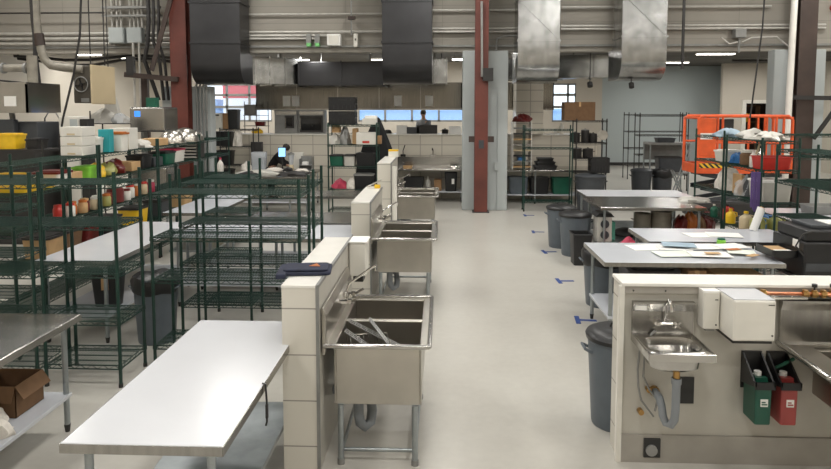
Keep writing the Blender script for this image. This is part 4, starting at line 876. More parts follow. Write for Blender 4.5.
for z in (.4, 1.2, 2.18): MB().box(-.55, .4, -.25, .25, z-.015, z).build('shelf', M['dark'], t)
for lx in (-.55, .4):
    for ly in (-.25, .25): MB().cyl((lx, ly, 0), (lx, ly, 2.45), .015).build('post', M['dark'], t)
heap(gx(105, 14), 14, 2.182, .5, .4, .3, 'frosted', 'clear plastic bag heap on the black cart, left', seed=21); heap(gx(121, 14), 14, 2.182, .35, .35, .2, 'clear', 'clear plastic wrap on the black cart, right', seed=22)
t = thing('hanging_cloth', 'pale hanging cover behind the unit heater', 'cover', (gx(112, 14.6), 14.6, 2.2)); MB().prism([(-.2, 0), (.25, 0), (.12, .5), (.0, .75), (-.08, .8), (-.15, .4)], 0, .12, 'y').build('cloth', M['frosted'], t, bevel=.03); MB().box(-.1, .0, -.02, .0, .5, .85).build('strap', M['darkred'], t); MB().cyl((-.05, .05, .8), (-.05, .05, 4.38), .01).build('hanger_rod', M['dark'], t)
t = thing('tall_cabinet', 'white cabinet standing at the left behind the box stack', 'cabinet', (gx(66, 12), 12.0, 0)); MB().box(-.12, .25, 0, .4, 0, 2.35).build('body', M['white'], t, bevel=.01); MB().box(.1, .24, -.01, 0, 1.7, 2.3).build('door', M['palegrey'], t); MB().box(.26, .4, .05, .3, 0, 2.3).build('side', M['dark'], t)
t = thing('tube_frame', 'curved grey pipe frame before the left wall', 'pipe', (gx(50, 12.8), 12.8, 1.6)); MB().tube([(-.08, 0, -1.6), (-.08, 0, .7), (0, 0, .82), (.15, 0, .82), (.22, 0, .7)], .015, 8).build('pipe', M['midgrey'], t, smooth=True)
t = thing('wall_post', 'dark brown post between the drop conduits and left column', 'post', (gx(149, 16), 15.9, 0)); MB().box(-.08, .08, -.05, .05, 0, 3.3).build('post', M['brown'], t); MB().box(-.12, .12, -.08, .08, 0, .02).build('base_plate', M['dark'], t)

# ================================================================ FAR LEFT KITCHEN COUNTER
work_table(-5.05, -3.2, 16.35, 17.1, 'cluttered far counter against the tiled wall at left', 'steel_dk', group=G)
Yc = 16.6; zc = .902
t = thing('measuring_bin', 'clear square bin full of grey stuff on the far counter', 'container', (gx(259, Yc), Yc, zc)); MB().tub(.36, .3, .48, taper=.1, r=.04).build('bin_body', M['clear'], t, smooth=True); MB().rbox(-.13, .14, -.1, .1, .01, .36, .03).build('contents', M['grey'], t)
carton(gx(257, 17), 17.0, zc, .3, .12, .72, 'dark upright box behind the clear square bin', 'dark', tape=False)
t = thing('tablet_computer', 'lit tablet on a stand beside the person in black', 'screen', (gx(281.5, 16.9), 16.95, zc)); MB().box(-.1, .1, 0, .02, .32, .58).build('case', M['black'], t); MB().box(-.09, .09, -.004, 0, .335, .565).build('screen', M['screen'], t); MB().cyl((0, .03, 0), (0, .03, .4), .02).cyl((0, .02, 0), (0, .02, .015), .09, 16).build('stand', M['dark'], t)
t = thing('blender', 'blender with a clear jug on the far counter', 'blender', (gx(291, Yc), Yc, zc)); MB().lathe([(.07, 0), (.075, .02), (.06, .14), (.05, .15)], 16).build('motor_base', M['cream'], t, smooth=True); MB().lathe([(.045, .15), (.06, .2), (.085, .42), (.08, .42), (.04, .17)], 16).build('jug', M['clear'], t, smooth=True); MB().lathe([(.088, .41), (.088, .45), (.03, .46), (.03, .48)], 16).build('lid', M['midgrey'], t)
carton(gx(297, 17), 17.0, zc, .35, .12, .44, 'white box behind the blender on the far counter', 'white', tape=False)
t = thing('wire_tray_stand', 'grey metal letter stand at the right of the far counter', 'stand', (gx(307, 16.8), 16.75, zc)); MB().box(-.17, .17, .1, .12, 0, .36).box(-.17, -.155, -.15, .12, 0, .3).box(.155, .17, -.15, .12, 0, .36).box(-.17, .17, -.15, .1, .13, .145).box(-.17, .17, -.15, .1, 0, .012).build('frame', M['midgrey'], t); MB().box(-.1, .05, -.1, .05, .146, .22).build('papers', M['paper'], t)
heap(gx(246, 16.5), 16.5, zc, .3, .25, .22, 'whitecloth', 'white rag heap at the left of the far counter', 'cloth', 'rag', 31); heap(gx(275, 16.5), 16.45, zc, .5, .14, .09, 'whitecloth', 'white flat cloth before the person in black', 'cloth', 'rag', 32); heap(gx(302, 16.5), 16.5, zc, .3, .14, .06, 'whitecloth', 'white folded paper right of the blender', 'cloth', 'rag', 33)
heap(gx(288, 16.4), 16.42, zc, .25, .08, .1, 'black', 'black bag on the far counter edge before the blender', seed=34)
heap(gx(228, 13.8), 15.3, .902, .5, .4, .1, 'dark', 'dark heap of cloth on the far stainless table', 'cloth', 'rag', 35)
bottle(gx(220, 15.4), 15.4, .902, .075, .42, 'white spray bottle with pink label on the far stainless table', 'white', 'pink')
heap(gx(258, 15.4), 15.45, .902, 1.0, .4, .12, 'frosted', 'pale plastic wrap lying across the far stainless table', seed=36)
heap(gx(295, 15.4), 15.35, .902, .7, .3, .1, 'dark', 'dark cloths at the right of the far stainless table', 'cloth', 'rag', 37)
# dark rack behind the left column
crate(gx(217, 17), 17.15, 1.96, .3, .32, .02+.4, 'white box on the dark rack behind the left column', 'white')
carton(gx(225.5, 17), 17.2, 1.96, .16, .3, .42, 'amber carton between white box and black bin', 'cardboard', tape=False)
tubbox(gx(233, 17), 17.15, 1.96, .26, .34, .5, 'black bin on top of the dark rack behind the left column', 'black', 'black')
for zz, l in ((1.51, 'black tub on the upper shelf behind the left column'), (1.01, 'black tub on the middle shelf behind the left column'), (.51, 'black tub on the low shelf behind the left column')):
    tubbox(gx(222, 17), 17.15, zz, .5, .38, .36, l, 'black', 'black', group='black tubs on the dark rack')
heap(gx(238, 17), 17.0, 1.96-.45, .22, .3, .4, 'whitecloth', 'white paper towels at the right of the dark rack', 'cloth', 'rag', 38)
# ledge ovens
def oven(px0, px1, lab, big):
    y = 18.22; x0, x1 = gx(px0, y), gx(px1, y); w_ = x1-x0
    t = thing('kitchen_oven', lab, 'oven', (x0, y, 1.802), 0, 'ovens on the tiled half wall')
    MB().box(0, w_, 0, .36, 0, .66).build('oven_body', M['midgrey'], t, bevel=.01)
    a, c = (.05, w_-.05) if big else (w_*.45, w_*.85)
    MB().box(a, c, -.02, 0, .04 if big else .15, .5).build('door', M['dark'], t); MB().box(a+.05, c-.05, -.024, -.02, .09 if big else .2, .45).build('window', M['darkglass'], t)
    MB().cyl((a+.02, -.05, .12), (a+.02, -.05, .44), .012).build('handle', M['steel'], t); MB().box(.04, w_-.04, -.01, 0, .53, .62).build('control_panel', M['steel'], t)
oven(275, 298, 'left oven with narrow dark window under the long hood', False); oven(298.5, 325, 'right oven with wide dark glass door under the long hood', True)
t = thing('small_rack', 'small dark rack with red bins at the left kitchen windows', 'shelving rack', (gx(257, 18.4), 18.4, 1.802)); [MB().box(-.34, .34, -.14, .14, q_, q_+.015).build('shelf', M['dark'], t) for q_ in (.2, .5)]
for sx in (-.34, 0, .34): MB().cyl((sx, 0, 0), (sx, 0, .9), .012).build('post', M['dark'], t)
tubbox(gx(261, 18.4), 18.4, 2.018, .28, .2, .1, 'dark red bin on the small rack by the left windows', 'darkred', None); heap(gx(259, 18.4), 18.32, 1.802, .3, .12, .12, 'yellow', 'yellow produce heap under the small rack', seed=40)
carton(gx(252, 18.5), 18.45, 2.318, .3, .2, .3, 'grey carton high on the small rack by the left windows', 'midgrey', tape=False)

# ---- people
def skin_body(name, pts, edges, radii, m, parent=None, root=0, sub=1):
    me = bpy.data.meshes.new(name); me.from_pydata(pts, edges, []); me.materials.append(m)
    o = bpy.data.objects.new(name, me); C.objects.link(o)
    if parent: o.parent = parent
    s = o.modifiers.new('skin', 'SKIN'); s.use_smooth_shade = True
    for i, v in enumerate(me.skin_vertices[0].data): v.radius = radii[i] if isinstance(radii[i], tuple) else (radii[i], radii[i]); v.use_root = (i == root)
    o.modifiers.new('sub', 'SUBSURF').levels = sub; o.modifiers['sub'].render_levels = sub
    return o
def person(x, y, z, lab, rz, bend, top, trousers='navy', height=1.72, arms=((.35, 1.0), (.35, 1.0))):
    """bend = forward lean of the trunk (radians) towards local +y"""
    t = thing('person', lab, 'person', (x, y, z), rz); k = height/1.72
    def T(u, v, w_):   # trunk space above hips leaned forward
        c, s = math.cos(bend), math.sin(bend); return (u*k, (v*c+w_*s)*k, (.92+w_*c-v*s)*k)
    P = [T(0, 0, 0), T(0, 0, .2), T(0, 0, .4), T(0, 0, .50), T(0, .02, .58), T(0, .04, .66), T(0, .05, .74)]
    R = [(.15, .11), (.13, .10), (.16, .11), (.11, .08), .055, (.075, .09), (.07, .08)]
    E_ = [(i, i+1) for i in range(6)]
    for s, (fw, dn) in ((-1, arms[0]), (1, arms[1])):
        n = len(P); hand = (s*.2*k, (math.sin(bend)*.45+fw)*k, dn*k)
        sh = T(s*.18, 0, .46); el = tuple((sh[i]+hand[i])/2+(0, -.08, -.06)[i] for i in range(3)); wr_ = tuple(el[i]+(hand[i]-el[i])*.86 for i in range(3))
        P += [sh, el, wr_, hand]; R += [.06, .045, .032, .028]; E_ += [(2, n), (n, n+1), (n+1, n+2), (n+2, n+3)]
        for q in range(5):
            m_ = len(P); off = (q-2)*.018
            tip = (hand[0]+off*1.6, hand[1]+(.075 if q else .03), hand[2]-.03); P += [tip]; R += [.009]; E_ += [(n+3, m_)]
    for s in (-1, 1):
        n = len(P); P += [(s*.1*k, 0, .86*k), (s*.11*k, .02, .47*k), (s*.11*k, 0, .07*k), (s*.12*k, .14, .035*k)]; R += [.088, .06, .042, .03]; E_ += [(0, n), (n, n+1), (n+1, n+2), (n+2, n+3)]
    skin_body('body', P, E_, R, M['skin'], t)
    PS = [T(0, 0, -.06), T(0, 0, .2), T(0, 0, .4), T(0, 0, .52)]; RS = [(.18, .135), (.155, .125), (.19, .135), (.09, .08)]; ES = [(0, 1), (1, 2), (2, 3)]
    for s, b0 in ((-1, 7), (1, 16)):
        n = len(PS); PS += [P[b0], P[b0+1], P[b0+2]]; RS += [.078, .062, .05]; ES += [(2, n), (n, n+1), (n+1, n+2)]
    skin_body('shirt', PS, ES, RS, M[top], t)
    PT = [(0, 0, .93*k)]; RT = [(.165, .125)]; ET = []
    for s in (-1, 1): n = len(PT); PT += [(s*.1*k, 0, .84*k), (s*.11*k, .02, .47*k), (s*.11*k, 0, .09*k)]; RT += [.105, .078, .065]; ET += [(0, n), (n, n+1), (n+1, n+2)]
    skin_body('trousers', PT, ET, RT, M[trousers], t)
    hd = T(0, .045, .74); hb = MB(); hb.lathe([(.02, -.02), (.075, -.01), (.09, .04), (.085, .09), (.05, .13), (.01, .14)], 16, (0, 0, 0), 1, 1.15)
    hb.build('hair', M['hair'], t, loc=(hd[0], hd[1]-.02, hd[2]-.04), rot=(-bend, 0, 0), smooth=True)
    f = MB(); 
    for s in (-1, 1): f.box(s*.03-.008, s*.03+.008, .085, .095, -.03, -.02)
    f.box(-.02, .02, .085, .094, -.09, -.083); f.build('face_features', M['hair'], t, loc=(hd[0], hd[1], hd[2]), rot=(-bend, 0, 0))
    MB().prism([(-.012, .08), (.012, .08), (0, .115)], -.065, -.035, 'z').build('nose', M['skin'], t, loc=(hd[0], hd[1], hd[2]), rot=(-bend, 0, 0))
    for s in (-1, 1): MB().lathe([(.012, -.03), (.018, 0), (.012, .03)], 8).build('ear', M['skin'], t, loc=(hd[0]+s*.078, hd[1], hd[2]-.04), rot=(-bend, 0, 0))
    for s in (-1, 1): MB().rbox(-.05, .05, -.1, .17, 0, .09, .04).build('shoe', M['black'], t, loc=(s*.115*k, 0, 0))
    return t
person(gx(270, 17.5), 17.52, 0, 'person in black bending over beside the lit tablet', -1.57, .6, 'blackcloth', 'blackcloth', 1.66, ((.3, 1.0), (.3, 1.0)))
t = thing('step_platform', 'raised grey step behind the tiled half wall', 'platform', (gx(424, 20.6), 20.6, 0)); MB().box(-.5, .5, -.35, .35, 0, .72).build('platform_body', M['midgrey'], t, bevel=.01); MB().box(-.5, .5, -.6, -.35, 0, .36).build('tread', M['dark'], t)
person(gx(424, 20.6), 20.6, .722, 'dark haired person in grey behind the tiled half wall', 2.9, .08, 'shirt', 'navy', 1.72, ((.3, 1.1), (.3, 1.1)))

# ================================================================ CARTON RACK LEFT OF THE AISLE END
Yp = 14.15
for i in range(2): crate(gx(343.5, Yp), Yp, 2.155+.3*i, .57, .42, .29, ['lower', 'upper'][i]+' of two black crates on top of the crowded green rack', 'black', group='stacked black crates')
carton(gx(370, Yp), Yp, 2.155, .3, .3, .13, 'white carton with a flat lid on the crowded rack top', 'white', tape=False)
carton(gx(371, Yp), Yp+.05, 2.287, .26, .2, .06, 'small white tray above the white carton on the rack top', 'paper', tape=False)
carton(gx(367, Yp), Yp-.05, 1.725, .42, .3, .26, 'white box with red label on the crowded green rack', 'white', tape=False, logo='redp')
carton(gx(378, Yp)+.02, Yp+.1, 1.725, .1, .2, .18, 'small brown box right of the red labelled white box', 'cardboard', tape=False)
carton(gx(355, Yp), Yp+.1, 1.725, .1, .3, .34, 'tan upright folder left of the red labelled box', 'tan', tape=False)
heap(gx(337, Yp), Yp, 1.98, .2, .2, .17, 'tan', 'tan paper bag high on the crowded green rack', seed=50); heap(gx(335, Yp), Yp, 1.725, .28, .25, .22, 'frosted', 'clear bag under the tan paper bag', seed=51); heap(gx(345, Yp), Yp-.05, 1.725, .22, .25, .36, 'midgrey', 'grey bag of utensils in the crowded green rack', seed=52)
tubbox(gx(337, Yp), Yp, 1.255, .3, .3, .22, 'dark green tub in the crowded green rack', 'dgreen', 'black'); tubbox(gx(350, Yp), Yp, 1.255, .24, .3, .22, 'frosted tub in the crowded green rack', 'frosted', 'dark')
tubbox(gx(366, Yp), Yp, 1.255, .42, .33, .26, 'wide black tub in the crowded green rack', 'black', 'black')
heap(gx(340, Yp), Yp, .755, .3, .3, .2, 'pink', 'pink bag low in the crowded green rack', seed=53); tubbox(gx(364, Yp), Yp, .755, .42, .33, .3, 'black tub low in the crowded green rack', 'black', 'midgrey')
heap(gx(352, Yp), Yp-.1, .755, .2, .2, .22, 'whitecloth', 'white rags low in the crowded green rack', 'cloth', 'rag', 54)
o = heap(gx(378, 14.95), 14.95, 0, 1.0, .7, 1.0, 'blackcloth', 'tall black draped cover beside the crowded green rack', 'cover', 'draped_cover', 60)
bpy.data.objects.remove(o)
b = MB(); n = 24; v = []
for rr, z in ((.52, 0), (.5, .5), (.46, 1.1), (.33, 1.6), (.2, 1.95), (.08, 2.25), (.04, 2.3)):
    v += [((rr*(1+.07*math.sin(6*a))*math.cos(a)), rr*.6*(1+.07*math.sin(6*a))*math.sin(a), z) for a in [2*PI*j/n for j in range(n)]]
b.add(v, [(i*n+j, i*n+(j+1) % n, (i+1)*n+(j+1) % n, (i+1)*n+j) for i in range(6) for j in range(n)]+[tuple(6*n+j for j in range(n))])
tag(b.build('draped_cover', M['blackcloth'], loc=(gx(377, 14.95), 14.95, 0), smooth=True), 'tall black draped cover beside the crowded green rack', 'cover')
# far counter left of the middle column
t = thing('wastebasket', 'tall black bin with white tag under the far middle counter', 'bin', (gx(451, 17.3), 17.35, .302)); MB().tub(.34, .3, .5, taper=.15).build('bin_body', M['black'], t, smooth=True); MB().box(.02, .09, -.16, -.148, .2, .34).build('tag', M['paper'], t)
tubbox(gx(414, 17.4), 17.4, .302, .55, .35, .36, 'wide black tub under the far middle counter', 'black', None)
carton(gx(438, 17.5), 17.5, .302, .2, .3, .3, 'brown carton beside the tall black bin', 'cardboard', tape=False); bottle(gx(428, 17.5), 17.5, .302, .07, .36, 'white jug under the far middle counter', 'white')
for k, (px, w_, h, m, l) in enumerate(((402, .3, .22, 'paper', 'white box on the tiled ledge left of the grey equipment'), (413, .36, .18, 'darkgrey', 'flat dark blue box on the tiled ledge'), (427, .58, .24, 'dark', 'grey equipment box on the tiled ledge before the person'), (455, .34, .2, 'paper', 'white carton on the tiled ledge by the middle column'))):
    carton(gx(px, 18.3), 18.35, 1.802, w_, .3, h, l, m, tape=False)
pot(gx(445, 18.3), 18.32, 1.802, .09, .1, 'small black kettle on the tiled ledge', 'black', None, 'black')
heap(gx(388, 18.3), 18.35, 1.802, .2, .2, .1, 'dark', 'dark coiled hose on the tiled ledge', 'hose', 'coiled_hose', 61)
for px, l in ((433, 'faucet on the tiled kitchen wall near the middle column'), (403, 'curved spray faucet on the tiled kitchen wall at left')):
    t = thing('wall_faucet', l, 'faucet', (gx(px, 17.9), 17.97, 1.22)); MB().tube([(0, -.02, 0), (0, -.05, .12), (.03, -.1, .2), (.06, -.2, .28)] if px < 410 else [(0, -.02, 0), (0, -.06, .15), (-.02, -.16, .2), (-.02, -.18, .14)], .013, 8).build('spout', M['dark'], t, smooth=True); MB().box(-.07, .07, -.05, 0, -.05, .02).build('faucet_base', M['chrome'], t)
for px, l, m in ((408, 'small tan tray at the left of the far middle counter', 'tan'), (455, 'small steel tray at the right of the far middle counter', 'chrome')):
    tubbox(gx(px, 17.5), 17.4, .902, .25, .2, .06, l, m, None)

# ================================================================ FAR COUNTER RIGHT OF THE COLUMN
t = thing('tray_rack', 'tall cream tray rack on the far right counter', 'tray rack', (gx(521, 17.4), 17.4, .902)); b = MB()
MB().box(-.25, -.23, -.25, .25, 0, 1.25).box(.23, .25, -.25, .25, 0, 1.25).build('side_frame', M['cap'], t)
for i in range(8):
    z = .05+.145*i; MB().box(-.23, .23, -.25, .25, z, z+.018).box(-.23, .23, -.26, -.24, z, z+.04).build('tray', M[['tan', 'midgrey', 'dark', 'cream', 'steel', 'tan', 'dark', 'midgrey'][i]], t)
MB().box(-.1, .1, -.2, .1, .22, .32).build('blue_packet', M['blue'], t)
heap(gx(521.5, 17.4), 17.35, 2.152, .42, .3, .2, 'darkred', 'dark red crumpled cloth on top of the cream tray rack', 'cloth', 'rag', 70, bump=.25)
for i in range(3): tubbox(gx(545+2*i*0, 17.3), 17.3, .902+.1*i, .62-.1*i, .35, .095, ['lowest', 'middle', 'topmost'][i]+' of the stacked black trays on the far right counter', 'black', None, group='stacked black trays', name='black_tray')
bottle(gx(541, 18.3), 18.3, 1.802, .06, .28, 'squat white bottle on the right tiled ledge', 'white', 'white'); bottle(gx(561, 18.3), 18.3, 1.802, .07, .32, 'white spray bottle on the right tiled ledge under the window', 'white', 'white'); carton(gx(556, 18.3), 18.4, 1.802, .1, .1, .1, 'small white box beside the spray bottle', 'paper', tape=False)
carton(gx(578, 16.5), 16.57, 2.205, .76, .42, .46, 'big brown carton on top of the pot rack', 'cardboard_d', tape=True)
for k, (px, z, r, h, l) in enumerate(((575, 1.655, .12, .22, 'dark pot on the upper shelf of the pot rack, left'), (585, 1.655, .1, .3, 'tall dark pot on the upper shelf of the pot rack'), (593, 1.655, .1, .2, 'dark pot on the upper shelf of the pot rack, right'), (577, 1.255, .12, .24, 'dark pot on the middle shelf of the pot rack, left'), (588, 1.255, .13, .22, 'dark pot on the middle shelf of the pot rack, right'))):
    pot(gx(px, 16.55), 16.57, z, r, h, l, 'dark', 'dark pots on the pot rack', 'midgrey' if k % 2 else 'dark')
t = thing('wire_strainer', 'round dull brown strainer hanging at the right of the pot rack', 'strainer', (gx(602, 16.3), 16.25, 1.85)); MB().lathe([(.13, 0), (.12, -.02), (.08, -.05), (.01, -.07)], 18).build('mesh_bowl', M['dustpipe'], t, smooth=True, rot=(1.3, 0, 0)); MB().tube([(0, 0, .1), (-.02, .03, .3)], .008, 6).build('handle', M['dark'], t)
trash_can(gx(590, 15.9), 15.8, 'large grey round bin behind the far right tables', r=.36, h=.88, m='darkgrey', lid='darkgrey')
crate(gx(598, 15.9), 15.8, .965, .44, .36, .36, 'black crate standing on the large grey bin', 'black')
for px, m, l in ((518, 'grey', 'grey tub under the far right counter'), (539, 'black', 'black tub under the far right counter'), (561, 'dgreen', 'green tub under the far right counter')):
    tubbox(gx(px, 17.4), 17.35, .252, .5, .4, .42, l, m, m if m != 'dgreen' else None)

# ================================================================ RIGHT HALF
trash_can(2.16, 11.75, 'rear one of two lidded grey bins beside the aisle', r=.26, h=.72)
trash_can(2.28, 11.1, 'front one of two lidded grey bins beside the aisle', r=.27, h=.70)
t = thing('wastebasket', 'black rectangular bin before the two lidded grey bins', 'bin', (2.24, 10.45, 0)); MB().tub(.3, .36, .5, taper=.15).build('bin_body', M['black'], t, smooth=True); MB().tube([(-.15, -.18, .5), (.15, -.18, .5), (.15, .18, .5), (-.15, .18, .5), (-.15, -.18, .5)], .012, 6).build('rim', M['black'], t)
trash_can(1.40, 5.07, 'dark lidded round bin behind the end of the right wall', r=.245, h=.72, m='grey')
trash_can(2.08, 8.25, 'grey bin with black bag behind the papered table', r=.28, h=.68, m='grey', bag=True)
tubbox(2.32, 7.3, .302, .55, .55, .42, 'long black tub under the papered table', 'black', 'black')
carton(3.2, 7.25, .302, .5, .5, .42, 'wide tan carton under the papered table, right end', 'tan', tape=False); carton(2.77, 7.25, .302, .2, .4, .44, 'narrow brown carton under the middle of the papered table', 'cardboard') 
# papers
for k, (px, py, w_, d, a, m, l) in enumerate(((650, 246, .42, .3, .15, 'paper', 'white sheet, leftmost on the papered table'), (677, 247, .36, .22, -.1, 'paper', 'white booklet page right of the leftmost sheet'), (677, 253, .40, .28, .1, 'paper_g', 'green tinted sheet near the front edge'), (705, 246, .4, .28, .1, 'paper', 'white sheet at the middle of the papered table'), (713, 254, .42, .26, -.08, 'paper', 'white sheet at the middle front of the papered table'), (734, 246, .34, .26, .3, 'paper', 'white sheet with orange print right of the middle'), (745, 252, .28, .22, -.3, 'paper_g', 'small tinted sheet at right of the papered table'))):
    y = 1.588*650/(py-109)-.05*1; sheet(gx(px, y), y-.0, .901+.0045*k, w_, d, a, m, l)
sheet(gx(680, 7.55), 7.5, .9335, .36, .24, -.2, 'paper_b', 'blue grey folder on the papered table')
for k, (px, py, m, l) in enumerate(((716, 252, 'tan', 'orange printed strip left on the papered table'), (737, 248, 'rust', 'red printed strip on the papered table'), (757, 254, 'tan', 'orange printed strip right on the papered table'))):
    y = 1.55*650/(py-109); sheet(gx(px, y), y, .9385, .16, .07, .3*k, m, l)
jar(gx(722, 7.75), 7.68, .902, .05, .07, 'small green lidded pot behind the papers', 'lime', 'dgreen', None)
for px, a, l in ((705, .1, 'left white sheet on the second right table'), (727, -.2, 'right white sheet on the second right table')):
    sheet(gx(px, 8.25), 8.25, .902+(.006 if px > 710 else 0), .4, .3, a, 'paper', l, 'papers on the second right table')
# printer on a cart
t = thing('office_printer', 'big black printer on a cart at the right edge', 'printer', (4.02, 7.0, .755)); MB().box(-.32, .42, -.3, .35, 0, .38).build('printer_body', M['black'], t, bevel=.02); MB().box(-.3, .4, -.28, .3, .38, .5).build('scanner', M['black'], t, bevel=.02); MB().box(-.2, .32, -.2, .2, .5, .54).build('document_feeder', M['darkgrey'], t, bevel=.01)
MB().box(-.3, .4, -.31, -.3, .08, .16).build('drawer', M['darkgrey'], t); MB().box(-.325, -.321, -.2, -.08, .3, .38).build('label_plate', M['paper'], t); MB().box(.0, .28, -.15, .12, .54, .546).build('white_panel', M['paper'], t)
MB().tub(.26, .4, .08, z=0, taper=.05).build('paper_tray', M['black'], t, loc=(-.45, .0, .19)); MB().box(-.55, -.36, -.12, .12, .21, .26).build('paper_stack', M['tan'], t, bevel=.02); MB().box(-.54, -.38, -.17, -.12, .21, .265).build('top_sheet', M['paper'], t)
t = thing('utility_cart', 'black metal cart carrying the big black printer', 'cart', (4.02, 7.0, 0)); [MB().box(-.32, .44, -.34, .38, q_, q_+.032).build('shelf', M['black'], t) for q_ in (.72, .15)]
for lx in (-.3, .42):
    for ly in (-.32, .36): l = MB().cyl((lx, ly, .08), (lx, ly, .73), .018).build('leg', M['dark'], t); MB().cyl((lx-.02, ly, .04), (lx+.02, ly, .04), .04, 12).build('wheel', M['black'], l)
cable([(3.8, 6.72, 1.25), (3.66, 6.68, 1.22), (3.6, 6.68, 1.1), (3.69, 6.7, 1.0)], .008, 'thin black cord looping beside the printer')
# under the mirror-topped table
Yt = 10.9
t = thing('coffee_grinder', 'white appliance with two round dials under the mirror topped table', 'appliance', (gx(608, 10.6), 10.85, .302)); MB().box(-.12, .12, -.15, .15, 0, .42).build('appliance_body', M['frosted'], t, bevel=.01); MB().prism([(-.15, .42), (.15, .42), (.1, .48), (-.1, .48)], -.17, .17, 'y').build('lid', M['black'], t)
MB().cyl((0, -.17, .12), (0, -.15, .12), .07, 16).cyl((0, -.17, .3), (0, -.15, .3), .07, 16).build('dial', M['darkgrey'], t)
tubbox(gx(607, 10.4), 10.72, .0+.302-.302, .36, .22, .2, 'blue box on the floor below the white appliance', 'blue', 'white')
carton(gx(618, 10.7), 11.0, .302, .08, .2, .3, 'mint green upright box under the mirror topped table', 'mint', tape=False)
heap(gx(631, 10.3), 10.35, 0, .45, .35, .42, 'pink', 'pink bag on the floor before the mirror topped table', seed=80)
for px, r, h, l in ((644, .14, .42, 'left olive pot under the mirror topped table'), (663, .17, .46, 'larger olive pot under the mirror topped table'), (653, .1, .36, 'dark red pot between the olive pots')):
    pot(gx(px, 11.1), 11.1+(.3 if r < .11 else 0), .302, r, h, l, 'darkred' if r < .11 else 'dustpipe', 'pots under the mirror topped table')
mixing_bowl(gx(628, 11.3), 11.35, .302, .2, 'dark upturned bowl under the mirror topped table', 'dark')
for k, (px, m) in enumerate(((683, 'darkred'), (692, 'rust'), (700, 'cardboard_d'), (709, 'darkred'))):
    heap(gx(px, 11.0), 11.0, .302, .26, .4, .38+.05*(k % 2), m, '%s bag of produce under the mirror topped table' % ['dark red', 'orange', 'brown', 'rightmost dark red'][k], seed=90+k, group='produce under the table')
heap(gx(690, 11.6), 11.3, .902, .5, .4, .08, 'frosted', 'shiny plastic wrap at the right of the mirror topped table', seed=95)
# racks at right
XR = 4.6
for k, (y, z, w_, h, m, l) in enumerate(((9.35, 2.057, .3, .11, 'white', 'white wrapped parcel on the right rack top, front'), (9.8, 2.057, .34, .14, 'frosted', 'pale wrapped parcel on the right rack top, rear'))):
    heap(XR, y, z, w_, .5, h, m, l, 'parcel', 'wrapped_parcel', 100+k, bump=.3)
heap(XR-.05, 10.5, 2.057, .36, .5, .12, 'paper_b', 'blue and white folded cloth on the right rack top', 'cloth', 'folded_cloth', 103)
tubbox(XR, 9.25, 1.656, .42, .34, .17, 'red bowl shaped tub on the right rack', 'redp', None)
bottle(XR-.12, 9.52, 1.656, .05, .25, 'white bottle beside the red tub on the right rack', 'white', 'white'); bottle(XR+.02, 9.6, 1.656, .045, .3, 'steel flask beside the red tub on the right rack', 'chrome', 'dark')
jar(XR, 9.9, 1.656, .13, .22, 'big brown jar with white lid on the right rack', 'cardboard_d', 'white', None); heap(XR, 10.3, 1.656, .2, .2, .15, 'blue', 'blue bag on the right rack behind the brown jar', seed=104); tubbox(XR, 10.6, 1.656, .36, .3, .16, 'white tub on the far right rack before the lift', 'white', 'cap'); heap(XR+.05, 9.7, 1.656+.0, .12, .12, .32, 'cream', 'cream sponge bundle on the right rack', seed=105)
tubbox(XR+.02, 9.3, 1.206, .44, .42, .28, 'frosted storage tub with white lid on the right rack', 'frosted', 'paper')
heap(XR-.05, 9.85, 1.206, .3, .3, .28, 'clear', 'clear bag of goods on the right rack middle shelf', seed=106); carton(XR-.1, 10.0, 1.206, .05, .3, .3, 'tan folder leaning on the right rack middle shelf', 'tan', tape=False)
heap(XR, 10.6, 1.206, .34, .45, .34, 'whitecloth', 'white sack on the right rack before the lift', seed=107)
heap(XR, 9.72, 1.206, .25, .16, .34, 'darkgrey', 'dark bag behind the clear bag on right rack', seed=110)
b = MB(); 
for i in range(5): b.box(-.07+.025*i, -.042+.025*i, -.01*(i % 2), .02-.01*(i % 2), -.55+.03*abs(i-2), 0)
t = b.build('hanging_towel', M['purple'], loc=(4.27, 8.96, 1.64), bevel=.01); tag(t, 'purple towel hanging from the right rack', 'towel')
for k, (x, y, r, h, m, lid, l) in enumerate(((4.42, 9.2, .1, .28, 'olive', 'white', 'olive jug low on the right rack, left'), (4.66, 9.2, .1, .28, 'olive', 'white', 'olive jug low on the right rack, right'), (4.4, 9.5, .09, .26, 'cream', 'yellow', 'cream jug low on the right rack'), (4.65, 9.55, .1, .26, 'blue', 'teal', 'blue jug low on the right rack'), (4.4, 10.0, .07, .22, 'yellow', 'yellow', 'yellow canister low on the right rack'), (4.5, 10.35, .07, .24, 'redp', 'dark', 'red canister low on the right rack'), (4.4, 10.6, .06, .2, 'dgreen', 'white', 'green canister low on the right rack'))):
    bottle(x, y, .756, r, h, l, m, lid, True, group='jugs low on the right rack')
t = thing('cleaning_roll', 'white paper roll leaning at the foot of the purple towel', 'roll', (4.08, 8.6, .905)); MB().cyl((0, 0, 0), (.1, .0, .3), .05, 16).build('roll', M['paper'], t, smooth=True); MB().cyl((.098, 0, .294), (.104, 0, .31), .02).build('core', M['tan'], t)
for k, (x, z, l) in enumerate(((7.6, .606, 'black tub low on the right edge rack'), (8.3, .606, 'second black tub low on the right edge rack'))):
    tubbox(4.71, x, z, .36, .4, .3, l, 'black', 'black', group='black tubs on the edge rack')
tubbox(5.8, 10.1, .902, .5, .35, .12, 'grey tray on the far right white table', 'midgrey', None)

